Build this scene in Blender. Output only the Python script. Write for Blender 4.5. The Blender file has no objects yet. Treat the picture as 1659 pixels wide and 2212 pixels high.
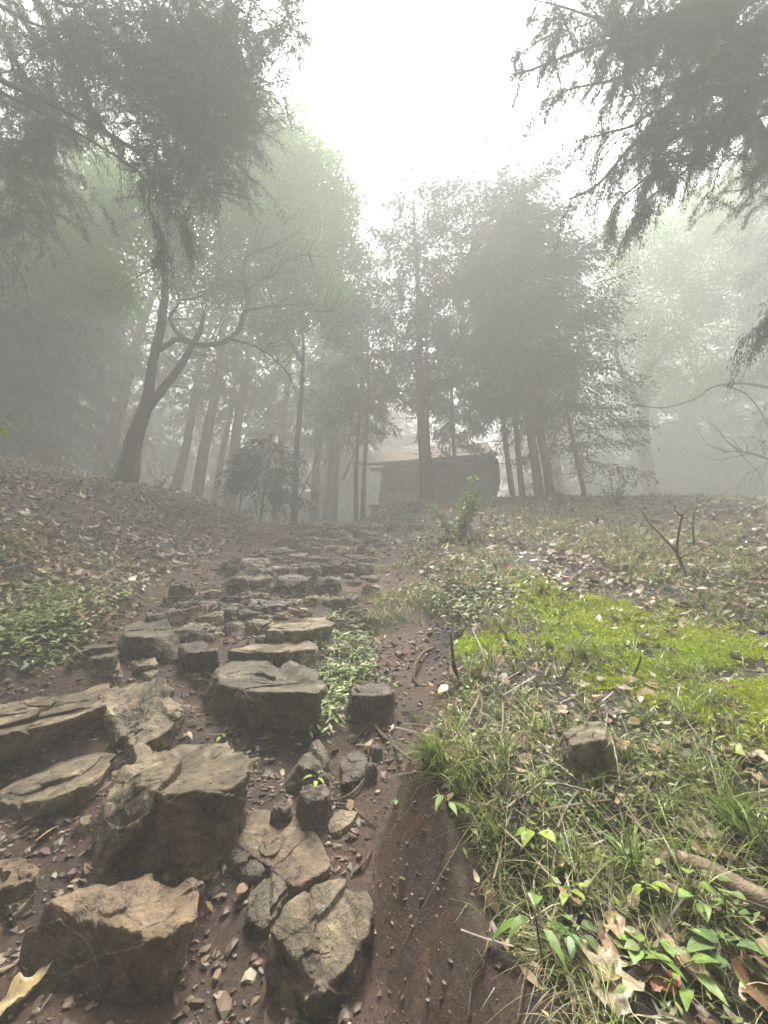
import bpy, bmesh, math
import numpy as np
from mathutils import Vector
R = math.radians
C = bpy.context.scene.collection
rng = np.random.default_rng(7)
# ------------------------------------------------------------------ camera, sky, sun, exposure
scene = bpy.context.scene
PITCH = 20.0
EYE = 1.4
cd = bpy.data.cameras.new('camera'); cam = bpy.data.objects.new('camera', cd); C.objects.link(cam)
cam.location = (0, 0, EYE); cam.rotation_euler = (R(90 + PITCH), 0, 0)
cd.sensor_fit = 'HORIZONTAL'; cd.sensor_width = 36; cd.lens = 18.0
cd.clip_start = 0.02; cd.clip_end = 1000
scene.camera = cam
SUN_EL, SUN_AZ = 76.0, 4.0           # sun high in front, behind the cloud; azimuth from +Y towards +X
world = bpy.data.worlds.new("World"); scene.world = world; world.use_nodes = True
wn = world.node_tree; wn.nodes.clear()
sky = wn.nodes.new('ShaderNodeTexSky'); sky.sky_type = 'NISHITA'; sky.sun_disc = False
sky.sun_elevation = R(SUN_EL); sky.sun_rotation = R(SUN_AZ); sky.dust_density = 6; sky.air_density = 1.0; sky.ozone_density = 1
hs = wn.nodes.new('ShaderNodeHueSaturation'); hs.inputs['Saturation'].default_value = 0.05
bg = wn.nodes.new('ShaderNodeBackground'); bg.inputs[1].default_value = 0.15
wo = wn.nodes.new('ShaderNodeOutputWorld')
wn.links.new(sky.outputs[0], hs.inputs['Color']); wn.links.new(hs.outputs[0], bg.inputs[0]); wn.links.new(bg.outputs[0], wo.inputs[0])
sl = bpy.data.lights.new('sun', 'SUN'); sun = bpy.data.objects.new('sun', sl); C.objects.link(sun)
sl.energy = 4.5; sl.angle = R(20); sl.color = (1.0, 0.96, 0.90)
sun.rotation_euler = Vector((-math.sin(R(SUN_AZ)) * math.cos(R(SUN_EL)), -math.cos(R(SUN_AZ)) * math.cos(R(SUN_EL)), -math.sin(R(SUN_EL)))).to_track_quat('-Z', 'Y').to_euler()
vs = scene.view_settings
vs.view_transform = 'Standard'; vs.look = 'None'; vs.gamma = 1; vs.exposure = 3.7
cy = scene.cycles
scene.render.engine = 'CYCLES'
cy.use_denoising = True; cy.max_bounces = 8; cy.diffuse_bounces = 4; cy.glossy_bounces = 3; cy.transmission_bounces = 4
cy.volume_bounces = 3; cy.transparent_max_bounces = 8; cy.sample_clamp_indirect = 10
HAZE = 0.05
# ------------------------------------------------------------------ noise
def h3(ix, iy, iz, seed):
    with np.errstate(over='ignore'):
        n = (ix.astype(np.uint32) * np.uint32(374761393)) ^ (iy.astype(np.uint32) * np.uint32(668265263)) ^ (iz.astype(np.uint32) * np.uint32(2147483647 - 1274126177)) ^ np.uint32((seed * 974634777 + 12345) & 0xffffffff)
        n = (n ^ (n >> np.uint32(13))) * np.uint32(1274126177)
        n = (n ^ (n >> np.uint32(15))) * np.uint32(2246822519)
        n = n ^ (n >> np.uint32(16))
    return n.astype(np.float64) / 4294967296.0
def vn(p, seed=0):
    i = np.floor(p).astype(np.int64); f = p - i; f = f * f * (3 - 2 * f)
    x, y, z = i[..., 0], i[..., 1], i[..., 2]; r = 0
    for a in (0, 1):
        for b in (0, 1):
            for c in (0, 1):
                w = (f[..., 0] if a else 1 - f[..., 0]) * (f[..., 1] if b else 1 - f[..., 1]) * (f[..., 2] if c else 1 - f[..., 2])
                r = r + w * h3(x + a, y + b, z + c, seed)
    return r * 2 - 1
def fbm(p, o=4, seed=0, g=0.5):
    r = 0; a = 1.0; t = 0
    for k in range(o):
        r = r + a * vn(p * 2 ** k + 17.3 * k, seed + k); t += a; a *= g
    return r / t
def fb2(x, y, s, o=4, seed=0, g=0.5):
    return fbm(np.stack([x * s, y * s, np.full_like(x, 3.7 + seed)], -1), o, seed, g)
def sst(a, b, x):
    t = np.clip((x - a) / (b - a), 0, 1); return t * t * (3 - 2 * t)
# ------------------------------------------------------------------ terrain
def pl(y, pts):
    pts = np.array(pts, float); return np.interp(y, pts[:, 0], pts[:, 1])
EF = [(-3, .35), (.3, .12), (1.0, .03), (1.35, -.06), (1.6, -.05), (2.0, .1), (2.5, .25), (3.0, .42), (4, .2), (6, -.15), (9, -.9), (11, -1.2), (14, -1.4), (40, -2)]
EG = [(-3, .24), (1.3, .23), (1.7, .18), (2.5, .3), (4, .9), (6, 1.6), (14, 2.5), (40, 3)]
EL = [(-3, -1.6), (1.5, -2.0), (2.57, -2.2), (3.0, -2.15), (4.8, -2.75), (5.8, -2.6), (10, -2.7), (14, -3), (40, -4)]
ROCKTER = []      # (x, y, halfwidth, drop) flat treads cut behind the larger step stones
def H0(x, y):
    yc = 10.6 + 0.6 * np.sin(x * .35 + 1) - .09 * np.clip(np.abs(x + 1.5), 0, 12)
    b = .47 * y - .45 * np.logaddexp(0, (y - yc) / .5) * .5
    e = x - pl(y, EF)
    wb = pl(y, EG)
    hb = pl(y, [(-3, .34), (2, .34), (4, .42), (7, .6), (10, .75), (14, .5), (40, .3)])
    right = sst(0, 1, e / wb) * hb + .04 * np.clip(e - wb, 0, 6)
    d = pl(y, EL) - x
    left = sst(0, .25, d) * pl(y, [(0, .12), (2.4, .25), (3.4, .22), (5, .05)]) + sst(0, 3.0, d) * .95 + .2 * np.clip(d - 2.2, 0, 12)
    left *= pl(y, [(-3, .5), (1, .7), (4, 1), (10, 1), (16, .3), (40, .5)])
    far = .05 * np.clip(y - 22, 0, 60) + .18 * np.clip(-x - 12, 0, 40) + .12 * np.clip(x - 14, 0, 40)
    return b + right + left + far
def pathmask(x, y):
    w = .12 * fb2(x, y, 2.0, 3, 5)
    e = x - pl(y, EF) + w; d = pl(y, EL) - x + w
    r = 1 - sst(-.05, .15 + .1 * np.clip(y - 2.5, 0, 3), e - pl(y, [(-3, .12), (2.3, .16), (3, .3), (4.5, .25), (7, .1), (12, 0)]))
    return r * (1 - sst(-.15, .25, d)) * (1 - sst(11.5, 13.5, y))
def H(x, y):
    x = np.asarray(x, float); y = np.asarray(y, float)
    h = H0(x, y); m = pathmask(x, y)
    n = fb2(x, y, .6, 3, 1) * .10 + fb2(x, y, 2.6, 4, 2) * .045 * (1 + .5 * m) + fb2(x, y, 11, 3, 3) * .012
    # the foot of the path is worn into loose treads
    q = h / .21 + fb2(x, y, .9, 2, 8) * .8; st = (np.floor(q) + sst(.25, .95, q - np.floor(q)) - q) * .21
    h = h + n * (.6 + .4 * np.clip(y / 3, 0, 1)) + st * m * .55 * sst(.7, 1.6, y) * (1 - sst(-.3, -.05, x - pl(y, EF)))
    fc = np.exp(-((x - pl(y, EF) - .1) / .14) ** 2) * (y < 3)
    h = h + fc * (fb2(x, y, 7, 3, 61, .55) * .045 + fb2(x, y, 19, 2, 62) * .016)
    h = h - .15 * np.exp(-((x - .31) / .085) ** 2 - ((y - 1.16) / .10) ** 2) - .10 * np.exp(-((x - .62) / .10) ** 2 - ((y - 1.25) / .05) ** 2)
    return h
# camera rays: (u, v) are pixels of the photograph scaled to 1659 x 2212
F = 829.5; cp, sp = math.cos(R(PITCH)), math.sin(R(PITCH))
def ray(u, v):
    X = (np.asarray(u, float) - 829.5) / F; U = (1106 - np.asarray(v, float)) / F
    return np.stack([X, cp - sp * U, sp + cp * U], -1)
TS = np.concatenate([np.linspace(.35, 4, 500), np.geomspace(4, 60, 500)[1:]])
def hit(u, v, h=0.0):
    d = ray(u, v); P = d[None] * TS[:, None]; z = P[:, 2] + EYE - H(P[:, 0], P[:, 1]) - h
    k = np.argmax(z < 0)
    if z[k] >= 0: return hit(u, v + 5, h)
    a, b = (z[k - 1], z[k]) if k else (0, 1)
    t = TS[k - 1] + (TS[k] - TS[k - 1]) * a / (a - b) if k else TS[0]
    p = d * t; return np.array([p[0], p[1], p[2] + EYE])
def atD(u, v, t):                      # point at camera depth t
    p = ray(u, v) * t; return np.array([p[0], p[1], p[2] + EYE])
def atY(u, v, Y):                      # point on the upright plane y = Y
    d = ray(u, v); return atD(u, v, Y / d[1])
def dep(p): return p[1] * cp + (p[2] - EYE) * sp
# ------------------------------------------------------------------ mesh helpers
def mk(name, V, Fs, mat=None, parent=None, col=None, smooth=True, label=None, cat=None, group=None, kind=None):
    V = np.asarray(V, np.float32).reshape(-1, 3)
    if isinstance(Fs, np.ndarray): Fs = [Fs]
    me = bpy.data.meshes.new(name)
    me.vertices.add(len(V)); me.vertices.foreach_set('co', V.ravel())
    li = np.concatenate([f.ravel() for f in Fs]).astype(np.int32)
    tot = np.concatenate([np.full(len(f), f.shape[1]) for f in Fs]).astype(np.int32)
    st = np.concatenate([[0], np.cumsum(tot)[:-1]]).astype(np.int32)
    me.loops.add(len(li)); me.loops.foreach_set('vertex_index', li)
    me.polygons.add(len(tot)); me.polygons.foreach_set('loop_start', st); me.polygons.foreach_set('loop_total', tot)
    me.polygons.foreach_set('use_smooth', np.full(len(tot), smooth))
    if col is not None:
        a = me.color_attributes.new('Col', 'FLOAT_COLOR', 'POINT')
        c = np.ones((len(V), 4), np.float32); c[:, :3] = col; a.data.foreach_set('color', c.ravel())
    me.update(calc_edges=True)
    o = bpy.data.objects.new(name, me); C.objects.link(o)
    if mat: me.materials.append(mat)
    if parent: o.parent = parent
    return tag(o, label, cat, group, kind)
def tag(o, label=None, cat=None, group=None, kind=None):
    for k, v in (('label', label), ('category', cat), ('group', group), ('kind', kind)):
        if v: o[k] = v
    return o
def empty(name, loc, label, cat, group=None):
    o = bpy.data.objects.new(name, None); C.objects.link(o); o.location = [float(q) for q in loc]; o.empty_display_size = .2
    return tag(o, label, cat, group)
class Acc:                              # collects pieces of one mesh, in coordinates relative to org
    def __init__(s, org=(0, 0, 0)): s.V = []; s.F = []; s.c = []; s.n = 0; s.o = np.array(org, float)
    def add(s, V, F, col=None):
        V = np.asarray(V, float).reshape(-1, 3); s.V.append(V - s.o); s.F.append(np.asarray(F) + s.n)
        s.c.append(np.broadcast_to(np.array([1, 1, 1.]) if col is None else col, (len(V), 3))); s.n += len(V)
    def build(s, name, mat, parent=None, smooth=True, **k):
        return mk(name, np.concatenate(s.V), s.F, mat, parent, np.concatenate(s.c), smooth, **k)
def tube(pts, rad, n=8, wob=.08, seed=0, sub=3):
    P = np.array(pts, float); r = np.array(rad, float) if np.ndim(rad) else np.full(len(P), rad)
    if len(r) != len(P): r = np.interp(np.linspace(0, 1, len(P)), np.linspace(0, 1, len(r)), r)
    if sub > 1 and len(P) > 2:          # Catmull-Rom
        Q = np.vstack([2 * P[0] - P[1], P, 2 * P[-1] - P[-2]]); out = []; ro = []
        for i in range(len(P) - 1):
            for t in np.linspace(0, 1, sub, endpoint=False):
                a, b, c, d = Q[i:i + 4]; out.append(.5 * (2 * b + (c - a) * t + (2 * a - 5 * b + 4 * c - d) * t * t + (3 * b - a - 3 * c + d) * t ** 3)); ro.append(r[i] * (1 - t) + r[i + 1] * t)
        out.append(P[-1]); ro.append(r[-1]); P = np.array(out); r = np.array(ro)
    T = np.gradient(P, axis=0); T /= np.linalg.norm(T, axis=1)[:, None] + 1e-9
    up = np.array([.31, .2, .93]); S = np.cross(T, up); S /= np.linalg.norm(S, axis=1)[:, None] + 1e-9; B = np.cross(T, S)
    a = np.linspace(0, 2 * np.pi, n, endpoint=False)
    rr = r[:, None] * (1 + wob * np.random.default_rng(seed).normal(size=(len(P), n)))
    V = P[:, None] + rr[..., None] * (np.cos(a)[None, :, None] * S[:, None] + np.sin(a)[None, :, None] * B[:, None])
    i = np.arange(len(P) - 1)[:, None] * n; j = np.arange(n)[None]; k = (j + 1) % n
    Fq = np.stack([i + j, i + k, i + n + k, i + n + j], -1).reshape(-1, 4)
    V = V.reshape(-1, 3); m = len(V); V = np.vstack([V, P[0], P[-1]])
    jj = np.arange(n); e0 = np.stack([np.full(n, m), (jj + 1) % n, jj, jj], -1); L = (len(P) - 1) * n
    e1 = np.stack([np.full(n, m + 1), L + jj, L + (jj + 1) % n, L + (jj + 1) % n], -1)
    return V, [Fq, e0[:, :3], e1[:, :3]]
def addtube(A, pts, rad, col=None, **k):
    V, Fs = tube(pts, rad, **k); V = V.copy(); n0 = A.n; first = True
    A.V.append(V - A.o); A.c.append(np.broadcast_to(np.array([1, 1, 1.]) if col is None else col, (len(V), 3)))
    for f in Fs: A.F.append(f + n0)
    A.n += len(V)
def unit(v): return v / (np.linalg.norm(v, axis=-1, keepdims=True) + 1e-9)
def strips(P, D, Sd, L, W, bend, segs=1, prof='leaf', fold=0.0):
    """n blades: base P, direction D, side Sd, length L, width W, bend vector (added * s^2 * L)"""
    n = len(P); s = np.linspace(0, 1, segs + 1)
    w = {'leaf': np.sin(np.pi * np.clip(s, .04, .97) ** .8), 'blade': np.clip(1 - s ** 1.6, .06, 1) * np.clip(s * 6 + .5, 0, 1), 'rect': np.ones_like(s)}[prof]
    L = np.broadcast_to(L, (n,)); W = np.broadcast_to(W, (n,))
    ctr = P[:, None] + D[:, None] * (L[:, None] * s)[..., None] + bend[:, None] * (L[:, None] * s ** 2)[..., None]
    side = Sd[:, None] * (W[:, None] * w * .5)[..., None]
    V = np.stack([ctr - side, ctr + side], 2)
    k = (segs + 1) * 2; b = np.arange(n)[:, None] * k + np.arange(segs)[None] * 2
    Fq = np.stack([b, b + 1, b + 3, b + 2], -1).reshape(-1, 4)
    return V.reshape(-1, 3), Fq
def rhomb(P, D, Sd, L, W, Nn, fold=.25):
    n = len(P); L = np.broadcast_to(L, (n,))[:, None]; W = np.broadcast_to(W, (n,))[:, None]
    m = P + D * L * .45 + Nn * W * fold
    V = np.stack([P, m - Sd * W * .5, P + D * L, m + Sd * W * .5], 1)
    return V.reshape(-1, 3), np.arange(n * 4).reshape(n, 4)
def rdir(n, g=rng): return unit(g.normal(size=(n, 3)))
def jit(col, n, a=.25, g=rng):
    c = np.array(col)[None] * np.exp(g.normal(size=(n, 1)) * a) * np.exp(g.normal(size=(n, 3)) * a * .25); return c
# ------------------------------------------------------------------ materials
def mat(name, build, rough=.7, spec=.3):
    m = bpy.data.materials.new(name); m.use_nodes = True; t = m.node_tree
    b = t.nodes['Principled BSDF']; b.inputs['Roughness'].default_value = rough; b.inputs['Specular IOR Level'].default_value = spec
    build(t, b); return m
def nd(t, typ, **k):
    n = t.nodes.new(typ)
    for a, v in k.items(): setattr(n, a, v)
    return n
def noise(t, scale, detail=6, rough=.6, dist=0, src=None, obj=True):
    n = nd(t, 'ShaderNodeTexNoise'); n.inputs['Scale'].default_value = scale; n.inputs['Detail'].default_value = detail
    n.inputs['Roughness'].default_value = rough; n.inputs['Distortion'].default_value = dist
    if src is None: src = t.nodes.get('TC') or nd(t, 'ShaderNodeTexCoord', name='TC')
    t.links.new(src.outputs['Object'] if src.name == 'TC' else src.outputs[0], n.inputs['Vector']); return n
def ramp(t, fac, stops):
    r = nd(t, 'ShaderNodeValToRGB'); e = r.color_ramp.elements
    while len(e) < len(stops): e.new(.5)
    for q, (p, c) in zip(e, stops): q.position = p; q.color = (*c, 1) if len(c) == 3 else c
    t.links.new(fac, r.inputs[0]); return r
def mix(t, fac, a, b, mode='MIX'):
    m = nd(t, 'ShaderNodeMix', data_type='RGBA', blend_type=mode)
    for s, v in ((0, fac), (6, a), (7, b)):
        if isinstance(v, (int, float)): m.inputs[s].default_value = v
        elif isinstance(v, tuple): m.inputs[s].default_value = (*v, 1)
        else: t.links.new(v, m.inputs[s])
    return m
def bump(t, b, h, dist=.01, strength=1, prev=None):
    n = nd(t, 'ShaderNodeBump'); n.inputs['Distance'].default_value = dist; n.inputs['Strength'].default_value = strength
    t.links.new(h, n.inputs['Height'])
    if prev: t.links.new(prev.outputs[0], n.inputs['Normal'])
    t.links.new(n.outputs[0], b.inputs['Normal']); return n
def attr(t): return nd(t, 'ShaderNodeVertexColor', layer_name='Col')
def M_ground(t, b):
    a = attr(t); n1 = noise(t, 9, 8, .65); n2 = noise(t, 60, 6, .7); n3 = noise(t, 260, 4, .7)
    g = ramp(t, n1.outputs[0], [(.3, (.55, .52, .5)), (.55, (1, 1, 1)), (.75, (1.5, 1.4, 1.25))])
    m = mix(t, 1.0, a.outputs[0], g.outputs[0], 'MULTIPLY')
    g2 = ramp(t, n2.outputs[0], [(.3, (.4, .4, .4)), (.5, (1, 1, 1)), (.7, (2.0, 1.85, 1.7))])
    m2 = mix(t, 1.0, m.outputs[2], g2.outputs[0], 'MULTIPLY'); t.links.new(m2.outputs[2], b.inputs['Base Color'])
    rr = ramp(t, n1.outputs[0], [(.35, (.32,) * 3), (.6, (.8,) * 3)]); t.links.new(rr.outputs[0], b.inputs['Roughness'])
    p = bump(t, b, n1.outputs[0], .06, .8); p = bump(t, b, n2.outputs[0], .025, 1, p); bump(t, b, n3.outputs[0], .006, 1, p)
ground_m = mat('forest_soil', M_ground, .7, .5)
def M_rock(c1, c2, c3, moss=.5, wet=.55):
    def f(t, b):
        n1 = noise(t, 4.5, 8, .65, .4); n2 = noise(t, 26, 8, .7); n3 = noise(t, 120, 5, .7)
        oi = nd(t, 'ShaderNodeObjectInfo')
        g = ramp(t, n1.outputs[0], [(.32, c1), (.5, c2), (.68, c3)])
        g2 = ramp(t, n2.outputs[0], [(.3, (.32, .31, .3)), (.5, (1, 1, 1)), (.7, (1.6, 1.52, 1.38))])
        m = mix(t, 1, g.outputs[0], g2.outputs[0], 'MULTIPLY')
        n4 = noise(t, 8, 6, .7, .2); ms = ramp(t, n4.outputs[0], [(.62 - .14 * moss, (0, 0, 0)), (.72 - .08 * moss, (1, 1, 1))])
        m2 = mix(t, ms.outputs[0], m.outputs[2], (.095, .088, .045)); 
        n5 = noise(t, 34, 4, .6); lc = ramp(t, n5.outputs[0], [(.68, (0, 0, 0)), (.71, (1, 1, 1))])
        m3 = mix(t, lc.outputs[0], m2.outputs[2], (.32, .33, .27))
        a = attr(t); m4 = mix(t, 1, m3.outputs[2], a.outputs[0], 'MULTIPLY')
        t.links.new(m4.outputs[2], b.inputs['Base Color'])
        rr = ramp(t, n2.outputs[0], [(.3, (wet - .15,) * 3), (.7, (wet + .25,) * 3)]); t.links.new(rr.outputs[0], b.inputs['Roughness'])
        w = nd(t, 'ShaderNodeTexVoronoi', feature='DISTANCE_TO_EDGE'); w.inputs['Scale'].default_value = 9
        wn_ = noise(t, 6, 4, .6); mx = mix(t, .12, nd(t, 'ShaderNodeTexCoord').outputs['Object'], wn_.outputs['Color'], 'ADD'); t.links.new(mx.outputs[2], w.inputs['Vector'])
        cr = ramp(t, w.outputs[0], [(0, (0, 0, 0)), (.035, (1, 1, 1))])
        p = bump(t, b, cr.outputs[0], .006, .5); p = bump(t, b, n1.outputs[0], .04, .5, p); p = bump(t, b, n2.outputs[0], .016, 1, p); bump(t, b, n3.outputs[0], .004, 1, p)
    return f
rock_m = mat('weathered_stone', M_rock((.045, .034, .022), (.20, .158, .102), (.42, .34, .23), .3, .34), .6, .4)
rockd_m = mat('dark_wet_stone', M_rock((.04, .031, .024), (.09, .07, .052), (.17, .13, .098), .1, .38), .5, .5)
rocko_m = mat('orange_stained_stone', M_rock((.045, .032, .022), (.18, .125, .075), (.34, .25, .16), .15, .32), .5, .5)
rockg_m = mat('mossy_grey_stone', M_rock((.04, .034, .024), (.12, .10, .066), (.25, .215, .145), .75, .45), .6, .4)
def M_leaf(tr, rough=.55, spec=.35):
    def f(t, b):
        a0_ = attr(t); nz = noise(t, 55, 5, .65); rz = ramp(t, nz.outputs[0], [(.28, (.45, .42, .38)), (.5, (1, 1, 1)), (.75, (1.25, 1.2, 1.1))]); a_ = mix(t, 1, a0_.outputs[0], rz.outputs[0], 'MULTIPLY'); a = type('o', (), {'outputs': [a_.outputs[2]]}); t.links.new(a.outputs[0], b.inputs['Base Color']); bump(t, b, nz.outputs[0], .002, .6)
        tl = nd(t, 'ShaderNodeBsdfTranslucent'); ms = nd(t, 'ShaderNodeMixShader'); ms.inputs[0].default_value = tr
        t.links.new(a.outputs[0], tl.inputs[0]); t.links.new(b.outputs[0], ms.inputs[1]); t.links.new(tl.outputs[0], ms.inputs[2])
        t.links.new(ms.outputs[0], t.nodes['Material Output'].inputs[0])
    return f
leaf_m = mat('green_leaf', M_leaf(.28), .45, .35)
needle_m = mat('conifer_needles', M_leaf(.15), .6, .3)
litter_m = mat('dry_leaf', M_leaf(.12), .45, .5)
grass_m = mat('grass_blade', M_leaf(.4), .35, .5)
def M_bark(c1, c2, vert=True):
    def f(t, b):
        tc = nd(t, 'ShaderNodeTexCoord', name='TC'); mp = nd(t, 'ShaderNodeMapping'); mp.inputs['Scale'].default_value = (1, 1, .18 if vert else 1)
        t.links.new(tc.outputs['Object'], mp.inputs[0])
        n = noise(t, 22, 7, .65, .3, src=mp); n2 = noise(t, 3, 4, .6)
        g = ramp(t, n.outputs[0], [(.35, c1), (.65, c2)]); g2 = ramp(t, n2.outputs[0], [(.35, (.7, .7, .7)), (.65, (1.3, 1.3, 1.25))])
        m = mix(t, 1, g.outputs[0], g2.outputs[0], 'MULTIPLY'); t.links.new(m.outputs[2], b.inputs['Base Color']); bump(t, b, n.outputs[0], .03, .9)
    return f
bark_m = mat('cedar_bark', M_bark((.045, .032, .022), (.13, .095, .07)), .8, .2)
barkd_m = mat('dark_bark', M_bark((.02, .017, .013), (.06, .05, .04)), .8, .2)
twig_m = mat('dry_twig', M_bark((.06, .042, .028), (.17, .125, .085), False), .7, .25)
wood_m = mat('rotten_wood', M_bark((.12, .085, .055), (.30, .235, .17), False), .75, .2)
def M_flat(c, rough=.7, sc=12, amp=.3, bd=.01):
    def f(t, b):
        n = noise(t, sc, 6, .6); g = ramp(t, n.outputs[0], [(.3, tuple(q * (1 - amp) for q in c)), (.7, tuple(q * (1 + amp) for q in c))])
        t.links.new(g.outputs[0], b.inputs['Base Color']); bump(t, b, n.outputs[0], bd, .6); b.inputs['Roughness'].default_value = rough
    return f
# ------------------------------------------------------------------ ground and path sheets
def axis(n_in, n_out):
    s = np.linspace(-1, 1, n_in); s = np.sign(s) * np.abs(s) ** 1.15
    o = 1 + 30 * np.linspace(0, 1, n_out + 1)[1:] ** 2.2
    return np.concatenate([-o[::-1], s, o])
tx = axis(520, 22)
ys = np.concatenate([np.linspace(-40, -1.5, 14)[:-1], np.linspace(-1.5, .5, 25)[:-1], np.geomspace(.5, 14, 620), np.geomspace(14, 120, 70)[1:]])
Yg, Tg = np.meshgrid(ys, tx, indexing='ij')
Wg = 1.0 + 1.18 * np.clip(Yg, 0, 14)
Xg = np.where(np.abs(Tg) <= 1, Tg * Wg, np.sign(Tg) * (Wg + (np.abs(Tg) - 1) * 3.0))
Zg = H(Xg, Yg)
pm = pathmask(Xg, Yg)
def gcol(x, y, pm):
    n1 = fb2(x, y, 1.3, 4, 21); n2 = fb2(x, y, 5, 3, 22)
    soil = np.array([.078, .043, .025]); red = np.array([.135, .070, .039]); dark = np.array([.022, .014, .010]); lit = np.array([.055, .038, .024]); grn = np.array([.04, .05, .02])
    c = soil + (red - soil) * sst(0, .5, n1)[..., None]; c = c + (dark - c) * sst(.1, .5, -n2)[..., None]
    l = lit + (dark - lit) * sst(-.2, .4, n2)[..., None]
    l = l + (grn - l) * (sst(.0, .5, n1) * .6)[..., None]
    o = c * pm[..., None] + l * (1 - pm[..., None]); fc = (np.exp(-((x - pl(y, EF) - .09) / .15) ** 2) * (1 - sst(2.2, 3.2, y)) * (.75 + .25 * n1))[..., None]
    return o + (np.array([.120, .068, .040]) - o) * np.clip(fc, 0, 1)      # bare red subsoil of the cut bank
Vg = np.stack([Xg, Yg, Zg], -1).reshape(-1, 3); cg = gcol(Xg, Yg, pm).reshape(-1, 3)
ny, nx = Xg.shape; ii = (np.arange(ny - 1)[:, None] * nx + np.arange(nx - 1)[None]).ravel()
Fg = np.stack([ii, ii + 1, ii + nx + 1, ii + nx], -1); isp = pm.reshape(-1)[Fg].mean(1) > .5
def sub(mask, name):
    f = Fg[mask]; u, inv = np.unique(f, return_inverse=True)
    mk(name, Vg[u], inv.reshape(-1, 4), ground_m, None, cg[u], True, kind='structure')
sub(~isp, 'ground'); sub(isp, 'path')
# ------------------------------------------------------------------ stones
ICO = {}
def ico(n):
    if n not in ICO:
        b = bmesh.new(); bmesh.ops.create_icosphere(b, subdivisions=n, radius=1)
        ICO[n] = (np.array([v.co[:] for v in b.verts]), np.array([[v.index for v in f.verts] for f in b.faces])); b.free()
    return ICO[n]
def planes_of(P):
    b = bmesh.new()
    for p in P: b.verts.new([float(q) for q in p])
    bmesh.ops.convex_hull(b, input=list(b.verts)); b.normal_update(); out = []
    c = P.mean(0)
    for f in b.faces:
        n = np.array(f.normal[:]); d = float(n @ np.array(f.calc_center_median()[:])) - n @ c
        if d < 0: n, d = -n, -d
        if d > 1e-4: out.append((*n, d))
    b.free(); return c, np.array(out)
def stone_shape(P, seed, sub=5, rough=1.0, bed=(0.1, .15, 1)):
    """the convex hull of the points P, finely divided, chipped into ledges and cleft along its bedding"""
    g = np.random.default_rng(seed); P = np.asarray(P, float); lo, hi = P.min(0), P.max(0); s3 = (hi - lo) + 1e-3
    Q = (P - lo) / s3; c, pls = planes_of(Q); D, Fc = ico(sub)
    nd_ = D @ pls[:, :3].T; r = np.where(nd_ > 1e-3, pls[None, :, 3] / np.maximum(nd_, 1e-3), 9)
    k = .018; m = r.min(1); rr = m - k * np.log(np.exp(-(r - m[:, None]) / k).sum(1)); near = pls[r.argmin(1), :3]
    rr = np.clip(rr, .05, .85)
    V = (c + D * rr[:, None]) * s3 + lo; N = unit(near / s3); cen = c * s3 + lo; L = float(np.cbrt(np.prod(s3)))
    b = unit(np.array(bed, float) + g.normal(size=3) * .12); q = V / L + g.uniform(-50, 50, 3)
    # chips: each cell of a warped lattice is a tilted facet, with sharp steps between the facets
    off = 0
    for k_, (fr, am, stp, wr) in enumerate([(1.7, .34, .05, .45), (3.6, .22, .028, .5), (8.0, .18, .008, .4), (17.0, .15, .002, .3)]):
        w = q * fr + wr * np.stack([vn(q * fr * 1.1 + 40 * a, seed + a + 7 * k_) for a in range(3)], -1)
        M_ = np.linalg.qr(g.normal(size=(3, 3)))[0]; w = w @ M_; ci = np.floor(w).astype(int); f = w - ci - .5
        tilt = np.stack([h3(ci[:, 0], ci[:, 1], ci[:, 2], seed + 31 + a + 11 * k_) - .5 for a in range(3)], -1)
        off = off + (f * tilt).sum(1) * am / fr * 1.1 + (h3(ci[:, 0], ci[:, 1], ci[:, 2], seed + 40 + k_) - .5) * stp
    lay = (q @ b) * 6 + .9 * fbm(q * 1.3, 3, seed + 9); li = np.floor(lay); z_ = (0 * li).astype(int)
    mk_ = sst(-.1, .35, vn(q * 1.5 + 5, seed + 12)); st = (h3(li.astype(int), z_, z_, seed + 70) - .5) * .07 * mk_
    side = 1 - np.abs(N @ b) ** 2
    off = off + st * side + .04 * fbm(q * 2.2, 4, seed + 3) + .012 * vn(q * 14, seed + 6) + .006 * vn(q * 34, seed + 8)
    for _ in range(1 if sub >= 6 else 0):     # ease the sawtooth where a step crosses the grid
        fo = off[Fc].mean(1); acc = np.zeros(len(off)); cnt = np.zeros(len(off))
        for j in range(3): np.add.at(acc, Fc[:, j], fo); np.add.at(cnt, Fc[:, j], 1)
        off = .35 * off + .65 * acc / cnt
    V = V + unit(D * s3) * (off * L * rough)[:, None]
    return V, Fc
used_names = {}
def stone(P, seed, m, label, cat='rock', group=None, sub=5, rough=1.0, col=None, name='rock', bed=(.1, .15, 1)):
    P = np.asarray(P); org = np.array([P[:, 0].mean(), P[:, 1].mean(), P[:, 2].min()])
    V, Fc = stone_shape(P - org, seed, sub, rough, bed)
    g = np.random.default_rng(seed); c = np.array([1, 1, 1.]) * (g.uniform(.85, 1.15) if col is None else 1) if col is None else np.array(col)
    o = mk(name, V, Fc, m, None, np.broadcast_to(c, (len(V), 3)), False, label, cat, group); o.location = [float(q) for q in org]
    return o
FP = []        # footprints, so that gravel and litter can lie around them
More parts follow.
